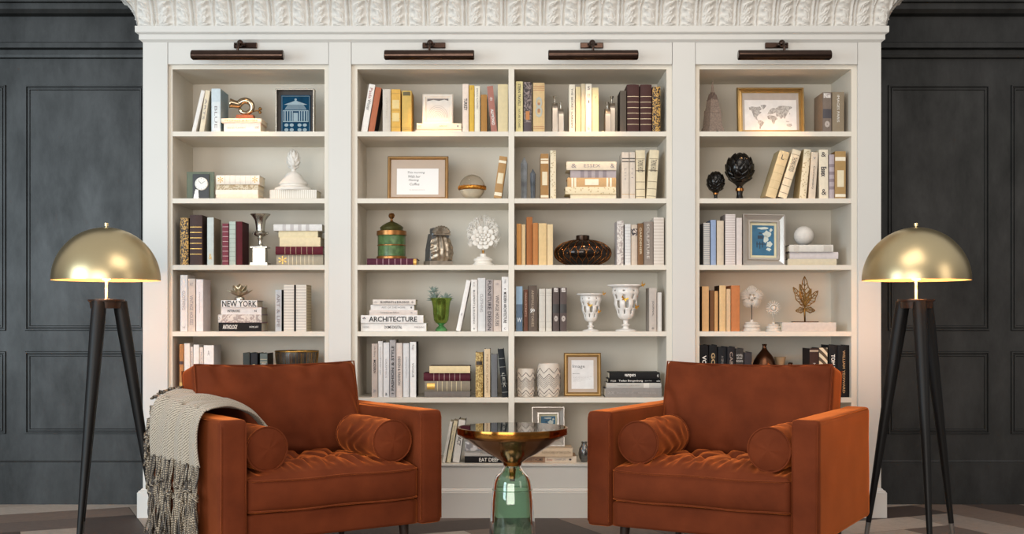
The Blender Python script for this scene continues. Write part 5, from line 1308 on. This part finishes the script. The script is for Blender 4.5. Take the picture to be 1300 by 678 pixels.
def rbox(sx, sy, sz, r, fn=None, n=(24, 24, 10)):
    """rounded box centred at the origin as a dense grid; fn(p, normal)->offset"""
    mb = MB(); hx, hy, hz = sx/2, sy/2, sz/2
    def face(ax, sg, nu, nv):
        def f(u, v):
            a, b = 2*u-1, 2*v-1
            if sg < 0: a = -a
            # denser towards edges
            a = sin(a*pi/2)*.55+a*.45; b = sin(b*pi/2)*.55+b*.45
            p = [0, 0, 0]; i, j = (ax+1) % 3, (ax+2) % 3
            h = (hx, hy, hz); p[ax] = sg*h[ax]; p[i] = a*h[i]; p[j] = b*h[j]
            q = Vector([max(-h[c]+r, min(h[c]-r, p[c])) for c in range(3)]); P = Vector(p); d = P-q
            nn = d.normalized() if d.length > 1e-6 else Vector([sg if c == ax else 0 for c in range(3)])
            o = q+nn*r
            if fn: o = o+fn(o, nn)
            return tuple(o)
        mb.grid(f, nu, nv)
    face(0, 1, n[1], n[2]); face(0, -1, n[1], n[2]); face(1, 1, n[2], n[0]); face(1, -1, n[2], n[0]); face(2, 1, n[0], n[1]); face(2, -1, n[0], n[1])
    return mb
def weld(o, d=.0004):
    import bmesh
    bm = bmesh.new(); bm.from_mesh(o.data); bmesh.ops.remove_doubles(bm, verts=bm.verts, dist=d); bmesh.ops.recalc_face_normals(bm, faces=bm.faces)
    bm.to_mesh(o.data); bm.free(); return o
def nz(p, s, seed=0): return noise.noise(Vector(p)*s+Vector((seed, seed*.7, 0)))
def piping(pts, name, parent, r=.0035, closed=False):
    mb = MB(); mb.tube(pts, r, 6, closed=closed); return mb.build(name, VEL, parent, smooth=True)
W = .94; AW = .103; D_ = .80; AH = .612; LH = .15
def armchair(label, loc, rz, seed):
    """origin at the floor under the middle of the front; depth along +y"""
    t = thing('armchair', label, 'armchair', loc, rz, 'rust velvet armchairs')
    cy = D_/2
    for s in (-1, 1):
        def af(p, nn):
            return nn*(.0018*nz(p, 9, seed+s))+(nn*.006*max(0, 1-(p.y/cy)**2)*(1-(2*p.z/(AH-LH))**2) if abs(nn.x) > .8 else Vector())
        mb = rbox(AW, D_, AH-LH, .016, af, (10, 26, 18)); mb.M = None
        cx = s*(W/2-AW/2); mb.v = [(p[0]+cx, p[1]+cy, p[2]+(AH+LH)/2) for p in mb.v]
        arm = weld(mb.build('arm', VEL, t, smooth=True))
        x0, x1 = cx-AW/2+.008, cx+AW/2-.008
        for xx in (x0-.003, x1+.003):
            piping([(xx, D_-.02, AH-.006), (xx, .03, AH-.006), (xx, .010, AH-.012), (xx, .003, AH-.03), (xx, .002, LH+.02)], 'piping', arm, .0028)
    mb = rbox(W-2*AW-.002, D_-.03, .103, .010, None, (14, 12, 6)); mb.v = [(p[0], p[1]+cy+.0, p[2]+LH+.052) for p in mb.v]
    weld(mb.build('front_rail', VEL, t, smooth=True))
    mb = rbox(W-2*AW-.002, .11, AH-LH-.02, .02, None, (12, 6, 12)); mb.v = [(p[0], p[1]+D_-.058, p[2]+(AH+LH)/2) for p in mb.v]
    weld(mb.build('back_frame', VEL, t, smooth=True))
    # ---- tufted seat cushion
    sw, sd, sh = W-2*AW-.006, .63, .135; scy = .006+sd/2; scz = .2545+sh/2
    but = [(bx_, by_) for by_, xs in ((.24, (-.24, -.08, .08, .24)), (.40, (-.30, -.16, 0, .16, .30)), (.53, (-.24, -.08, .08, .24))) for bx_ in xs]
    def seg_d(px, py, a, b):
        ax, ay = a; bx_, by_ = b; dx, dy = bx_-ax, by_-ay; L = dx*dx+dy*dy
        q = max(0, min(1, ((px-ax)*dx+(py-ay)*dy)/L)); return sqrt((px-ax-dx*q)**2+(py-ay-dy*q)**2)
    segs = [(a, b) for i, a in enumerate(but) for b in but[i+1:] if .05 < sqrt((a[0]-b[0])**2+(a[1]-b[1])**2) < .205 and abs(a[1]-b[1]) > .05]
    def sf(p, nn):
        o = Vector(); u = 2*p.x/sw; v = 2*p.y/sd
        if nn.z > .3:
            e = max(0, (1-abs(u)**4)*(1-abs(v)**5)); h = .040*e
            X_, Y_ = p.x, p.y+scy
            for a, b in segs: h -= .020*exp(-(seg_d(X_, Y_, a, b)/.016)**2)*e
            for bx_, by_ in but:
                d = sqrt((X_-bx_)**2+(Y_-by_)**2); h -= .026*exp(-(d/.030)**2)
            # pleats running forward from the front buttons
            if Y_ < .26:
                f = (.26-Y_)/.24
                h += (.009*sin(X_*80+nz(p, 7, seed)*5)+.006*sin(X_*170+3*nz(p, 12, seed)))*sin(min(1, f)*pi)*.8
            h += .006*nz(p, 14, seed)*e
            o += Vector((0, 0, h*nn.z))
        if nn.y < -.3:
            o += Vector((0, -.016*(1-u**4)*(1-(2*p.z/sh)**2)-.003*nz(p, 8, seed), 0))*abs(nn.y)
        if nn.z < -.5: o += Vector((0, 0, .0))
        return o
    mb = rbox(sw, sd, sh, .022, sf, (110, 90, 10)); mb.v = [(p[0], p[1]+scy, p[2]+scz) for p in mb.v]
    seat = weld(mb.build('seat_cushion', VEL, t, smooth=True))
    hx = sw/2-.006
    for zz, nm in ((scz+sh/2-.012, 'piping'), (scz-sh/2+.008, 'piping')):
        piping([(-hx-.001, .45, zz), (-hx-.001, .04, zz)]+[(x, .002-.009*(1-(x/hx)**4)+(.012 if abs(x) > hx*.985 else 0), zz+.002*sin(x*17+seed)) for x in [hx*(-1+2*i/24) for i in range(25)]]+[(hx+.001, .04, zz), (hx+.001, .45, zz)], nm, seat, .0032)
    mb = MB()
    for bx_, by_ in but: mb.ball((bx_, by_, scz+sh/2+.004), .010, .010, .005, 10, 6)
    # ---- back cushion, leaning back
    bw, bt, bh = W-2*AW+.006, .17, .40; lean = radians(13)
    def bf(p, nn):
        u = 2*p.x/bw; v = 2*p.z/bh; o = Vector()
        if abs(nn.y) > .3:
            e = max(0, (1-abs(u)**3.5))*max(0, (1-abs(v)**3.5))
            o.y += (.030*e+.008*nz(p, 5, seed+9)+.004*nz(p, 14, seed))*(1 if nn.y > 0 else -1)*abs(nn.y)
            # short pull folds near the seams
            ed = max(abs(u), abs(v)); f = max(0, min(1, (ed-.55)/.3))*(1-max(0, (ed-.93)/.07))
            o.y += .008*f*sin((p.x*46+p.z*30)+5*nz(p, 6, seed))*(1 if nn.y > 0 else -1)
        # corners pinch in, top edge sags a little
        pass
        o.z += (.006*abs(u)**3-.006*(1-u*u))*(1 if v > .5 else 0)
        return o
    mb = rbox(bw, bt, bh, .030, bf, (64, 12, 44))
    M = Matrix.Translation((0, .585, .40)) @ Matrix.Rotation(-lean, 4, 'X') @ Matrix.Translation((0, 0, bh/2-.01))
    mb.v = [tuple(M @ Vector(p)) for p in mb.v]
    back = weld(mb.build('back_cushion', VEL, t, smooth=True))
    for yy in (-bt/2+.006, bt/2-.006):
        hx, hz = bw/2-.006, bh/2-.006; pts = []
        for i in range(41):
            a = i/40; x = -hx+2*hx*a; pts.append((x, yy, hz+.005*abs(2*a-1)**3-.006*(1-(2*a-1)**2)))
        ptsL = [(-hx+.004*0-(-.010)*(1-(z/hz)**2)*0, yy, z) for z in [(-hz+2*hz*i/12) for i in range(12)]]
        ptsR = [(hx, yy, z) for z in [(hz-2*hz*i/12) for i in range(1, 13)]]
        P = [M @ Vector(p) for p in ptsL+pts+ptsR]
        piping(P, 'piping', back, .0034)
    # ---- bolsters
    for s in (-1, 1):
        R = .083; L = .375; cxb = s*(W/2-AW-R-.006); cyb = .055+L/2; czb = .268+sh+R+.004
        bo = MB()
        def bfn(u, v):
            a = 2*pi*u; y = -L/2+L*v; rr = R*(1+.012*nz((cos(a), sin(a), y*6), 2.2, seed+s))
            rr += .0042*sin(y*60+3*sin(a*3)+5*nz((cos(a), sin(a), y*4), 1.5, seed))*sin(pi*v)
            return (rr*cos(a), y, rr*sin(a))
        bo.grid(bfn, 40, 40, True)
        for e in (0, 1):
            def cap(u, v):
                a = 2*pi*u; rr = R*(1-v*.999); y = (-L/2 if e == 0 else L/2); bulge = (.016*(1-(rr/R)**2)+.0016*sin(a*5+4*nz((cos(a), sin(a), 0), 1.5, seed+s))*v*(1-v)*3)*(-1 if e == 0 else 1)
                return (rr*cos(a), y+bulge, rr*sin(a))
            bo.grid(cap, 40, 10, True)
        rot = Matrix.Rotation(s*radians(-3), 4, 'Z'); Mx = Matrix.Translation((cxb, cyb, czb)) @ rot
        bo.v = [tuple(Mx @ Vector(p)) for p in bo.v]
        bb = thing('bolster_cushion', ('round rust velvet bolster cushion against the %s arm of the %s armchair' % (('left' if s < 0 else 'right'), label.split('armchair')[0].split()[-1] if False else seedname[seed])), 'cushion', loc, rz, 'rust velvet bolster cushions')
        o = weld(bo.build('bolster_body', VEL, bb, smooth=True))
        for e in (-1, 1):
            piping([Mx @ Vector(((R+.001)*cos(a), e*L/2, (R+.001)*sin(a))) for a in [2*pi*i/40 for i in range(40)]], 'piping', bb, .0034, closed=True)
    # ---- legs
    for sx in (-1, 1):
        for yy in (.11, D_-.09):
            mb = MB(); mb.tube([(sx*(W/2-.12), yy, LH+.002), (sx*(W/2-.11), yy, 0)], [.022, .013], 14); mb.build('leg', mat('#2b1c15', .4, 0, .2, 30), t, smooth='auto')
    return t
seedname = {1: 'left', 2: 'right'}
def chair_pose(px, d, ang, left):
    """world position of the middle of the front, from the front left corner"""
    a = radians(ang); X0 = (px-650)/F*d; Y0 = d-CD
    c = Vector((X0+cos(a)*W/2, Y0+sin(a)*W/2, 0)); return c, a
cL, aL = chair_pose(280, 4.32, 34.0, True)
armchair('rust orange velvet armchair draped with a beige fringed throw', cL, aL, 1)
cR, aR = chair_pose(745, 4.777, -29.8, False)
armchair('rust orange velvet armchair without a throw, in front of right bay', cR, aR, 2)

# ================================================================ the throw
def throw_mat():
    m = bpy.data.materials.new('woven_wool'); m.use_nodes = True
    nt = m.node_tree; b = nt.nodes['Principled BSDF']; tc = nt.nodes.new('ShaderNodeTexCoord')
    mp = nt.nodes.new('ShaderNodeMapping'); nt.links.new(tc.outputs['UV'], mp.inputs['Vector'])
    w1 = nt.nodes.new('ShaderNodeTexWave'); w1.inputs['Scale'].default_value = 52; w1.bands_direction = 'DIAGONAL'; w1.inputs['Distortion'].default_value = .6
    w2 = nt.nodes.new('ShaderNodeTexNoise'); w2.inputs['Scale'].default_value = 260; w2.inputs['Detail'].default_value = 2
    nt.links.new(mp.outputs['Vector'], w1.inputs['Vector']); nt.links.new(mp.outputs['Vector'], w2.inputs['Vector'])
    mx = nt.nodes.new('ShaderNodeMath'); mx.operation = 'MULTIPLY_ADD'; mx.inputs[1].default_value = .32
    nt.links.new(w1.outputs['Fac'], mx.inputs[0]); nt.links.new(w2.outputs['Fac'], mx.inputs[2])
    r = nt.nodes.new('ShaderNodeValToRGB'); r.color_ramp.elements[0].position = .45; r.color_ramp.elements[1].position = .72
    r.color_ramp.elements[0].color = lin('#53483b')+[1]; r.color_ramp.elements[1].color = lin('#b3a796')+[1]
    nt.links.new(mx.outputs[0], r.inputs['Fac']); nt.links.new(r.outputs['Color'], b.inputs['Base Color'])
    b.inputs['Roughness'].default_value = .95; b.inputs['Sheen Weight'].default_value = .2
    bp = nt.nodes.new('ShaderNodeBump'); bp.inputs['Strength'].default_value = .5; bp.inputs['Distance'].default_value = .002
    nt.links.new(mx.outputs[0], bp.inputs['Height']); nt.links.new(bp.outputs['Normal'], b.inputs['Normal'])
    return m
def strand_mat(ca, cb):
    return ornate(ca, cb, 70, 0, 'DIAGONAL')
TH = thing('throw_blanket', 'beige woven throw with knotted fringe draped over the left armchair', 'blanket', cL, aL)
# corner coordinates (x from the outer left face of the arm, y back, z)
Lf = [(-.016,.13,.43),(-.018,.13,.50),(-.014,.13,.58),(.004,.125,.622),(.05,.15,.630),(.105,.19,.632),(.16,.23,.625),(.21,.25,.612),(.26,.27,.575),(.30,.29,.51),(.335,.31,.455)]
Rf = [(-.030,.66,.43),(-.034,.66,.50),(-.028,.66,.58),(.0,.655,.645),(.05,.64,.668),(.11,.61,.665),(.17,.585,.650),(.23,.55,.628),(.29,.50,.595),(.34,.44,.535),(.375,.38,.462)]
def cr(P, t):
    n = len(P)-1; f = t*n; i = min(int(f), n-1); f -= i
    p0 = Vector(P[max(0, i-1)]); p1 = Vector(P[i]); p2 = Vector(P[i+1]); p3 = Vector(P[min(n, i+2)])
    return .5*((2*p1)+(-p0+p2)*f+(2*p0-5*p1+4*p2-p3)*f*f+(-p0+3*p1-3*p2+p3)*f**3)
def thp(u, v):
    a, b = cr(Lf, v), cr(Rf, v); p = a.lerp(b, u)
    out = Vector((-1, 0, 0)) if v < .25 else Vector((0, 0, 1))
    if .2 < v < .35: out = Vector((-(.35-v)/.15, 0, (v-.2)/.15)).normalized()
    w = .5+.5*sin(pi*u)
    amp = .019 if v < .3 else .011
    rip = amp*(sin(u*19+v*3)+.6*sin(u*37+1+v*5))+.010*nz((u*3, v*3, 0), 1.2, 3)
    if v < .3: rip = abs(rip)*.9+.004
    else: rip = rip*.8+.008
    # thick folds along the front and back edges
    rip += .012*exp(-((u-.12)/.06)**2)+.014*exp(-((u-.86)/.07)**2)
    p = p+out*rip
    p.x -= W/2
    return tuple(p)
mb = MB(); NU_, NV_ = 90, 110; mb.grid(thp, NU_, NV_)
o = mb.build('woven_cloth', throw_mat(), TH, smooth=True)
uv = o.data.uv_layers.new(name='UVMap')
for poly in o.data.polygons:
    for li in poly.loop_indices:
        vi = o.data.loops[li].vertex_index; uv.data[li].uv = ((vi % NU_)/NU_*.62, (vi//NU_)/NV_*.95)
md = o.modifiers.new('solid', 'SOLIDIFY'); md.thickness = .005
SM = [strand_mat('#2b241d', '#8a7b68'), strand_mat('#1f1a16', '#4b4138'), strand_mat('#54493d', '#b3a38c')]
def tassel(p0, ln, seed, r=.0034, out=(-1, 0, 0)):
    rnd = random.Random(seed); mb = MB(); p0 = Vector(p0); out = Vector(out)
    kz = p0.z-ln*rnd.uniform(.26, .42); kn = Vector((p0.x-rnd.uniform(.0, .012), p0.y+rnd.uniform(-.01, .01), kz))
    for s in range(9):
        mb.cur = rnd.randrange(3)
        a = p0+Vector((rnd.uniform(-.004, .004), (s-4)*.0030, 0)); e = Vector((p0.x+rnd.uniform(-.018, .004), p0.y+(s-4)*.0048+rnd.uniform(-.008, .008), p0.z-ln*rnd.uniform(.88, 1.05)))
        e.z = max(.012, e.z)
        k2 = kn+Vector((rnd.uniform(-.003, .003), rnd.uniform(-.003, .003), -.012))
        pts = []
        for i in range(6): f = i/5; pts.append(a.lerp(kn, f)+Vector((.003*sin(f*6+s), .003*cos(f*7+s), 0)))
        for i in range(1, 12): f = i/11; pts.append(k2.lerp(e, f)+Vector((.004*sin(f*9+s*2+seed), .004*cos(f*8+s*3), 0)))
        mb.tube(pts, [r]*len(pts), 6)
    for q in range(4):
        mb.cur = rnd.randrange(3)
        mb.tube([kn+Vector((.010*cos(b), .011*sin(b), -.003+.008*sin(b+q*1.6)-.004*q)) for b in [2*pi*i/10 for i in range(10)]], r*1.1, 6, closed=True)
    return mb
for i in range(24):
    u = (i+.5)/24; p = Vector(thp(u, 0.0)); mbt = tassel((p.x, p.y, p.z+.006), .335+.03*sin(i*2.1), 40+i); mbt.build('tassel', SM, TH, smooth=True)
for i in range(5):      # loose tassels on the rear edge of the cloth
    v = .0+.055*i; p = Vector(thp(.995, v+.03)); mbt = tassel((p.x-.006, p.y+.015, p.z), .16, 90+i, .0036); mbt.build('tassel', SM, TH, smooth=True)
for i in range(4):
    v = .28+.045*i; p = Vector(thp(1, v)); mb = MB(); rnd = random.Random(i)
    for s in range(5):
        mb.cur = s % 3; mb.tube([p+Vector((rnd.uniform(-.012, .012), .002, .004)), p+Vector((rnd.uniform(-.02, .02), .02, .012)), p+Vector((rnd.uniform(-.03, .0), .035, -.002))], .004, 6)
    mb.build('tassel', SM, TH, smooth=True)
for i in range(4):
    u = .2+.2*i; p = Vector(thp(u, 1.0)); mb = MB(); mb.cur = i % 3
    mb.tube([p, p+Vector((.012, -.004, .004)), p+Vector((.026, -.008, -.012)), p+Vector((.034, -.012+.006*i, -.026))], .004, 6); mb.build('tassel', SM, TH, smooth=True)
# ================================================================ light and camera
sc = bpy.context.scene
w = bpy.data.worlds.new('World'); sc.world = w; w.use_nodes = True
nt = w.node_tree; bg = nt.nodes['Background']
tc = nt.nodes.new('ShaderNodeTexCoord'); sp = nt.nodes.new('ShaderNodeSeparateXYZ'); nt.links.new(tc.outputs['Generated'], sp.inputs[0])
r = nt.nodes.new('ShaderNodeValToRGB'); mr = nt.nodes.new('ShaderNodeMapRange'); mr.inputs['From Min'].default_value = -1; mr.inputs['From Max'].default_value = 1
nt.links.new(sp.outputs['Z'], mr.inputs['Value']); nt.links.new(mr.outputs['Result'], r.inputs['Fac'])
r.color_ramp.elements[0].color = (.10, .09, .085, 1); r.color_ramp.elements[0].position = .42
r.color_ramp.elements[1].color = (.62, .62, .62, 1); r.color_ramp.elements[1].position = .8
nt.links.new(r.outputs['Color'], bg.inputs['Color']); bg.inputs['Strength'].default_value = .95
def area(name, loc, tgt, sx, sy, e, col):
    ld = bpy.data.lights.new(name, 'AREA'); ld.shape = 'RECTANGLE'; ld.size = sx; ld.size_y = sy; ld.energy = e; ld.color = lin(col)
    lo = bpy.data.objects.new(name, ld); C.objects.link(lo); lo.location = loc
    lo.rotation_euler = (Vector(tgt)-Vector(loc)).to_track_quat('-Z', 'Y').to_euler(); return lo
area('window_light_left', (-4.5, -4.4, 1.6), (-1.6, .2, 1.0), 2.4, 2.4, 165, '#d6eaf6')
area('front_fill_light', (-1.3, -6.9, 1.45), (0, 0, 1.3), 3.2, 2.2, 165, '#fff8ef')  # broad fill added behind the camera to brighten the shelf interiors
area('overhead_fill_light', (0.6, -2.6, 3.2), (0.2, -.6, 0), 2.2, 1.4, 30, '#fff1e0')  # unseen overhead fill, added to brighten the scene from above
area('right_fill_light', (4.2, -3.4, 1.9), (1.2, -.6, .6), 1.2, 1.8, 16, '#fff0e0')  # weak side fill added to lift the right armchair's outer face
cam = bpy.data.cameras.new('Camera'); co = bpy.data.objects.new('Camera', cam); C.objects.link(co)
co.location = (0, -CD, EYE); co.rotation_euler = (radians(90), 0, 0)
cam.sensor_width = 36; cam.lens = F/1300*36; cam.shift_y = 66/1300; cam.clip_end = 50
sc.camera = co
vs = sc.view_settings; vs.view_transform = 'Standard'; vs.look = 'None'; vs.gamma = 1; vs.exposure = 0.08; vs.use_curve_mapping = False
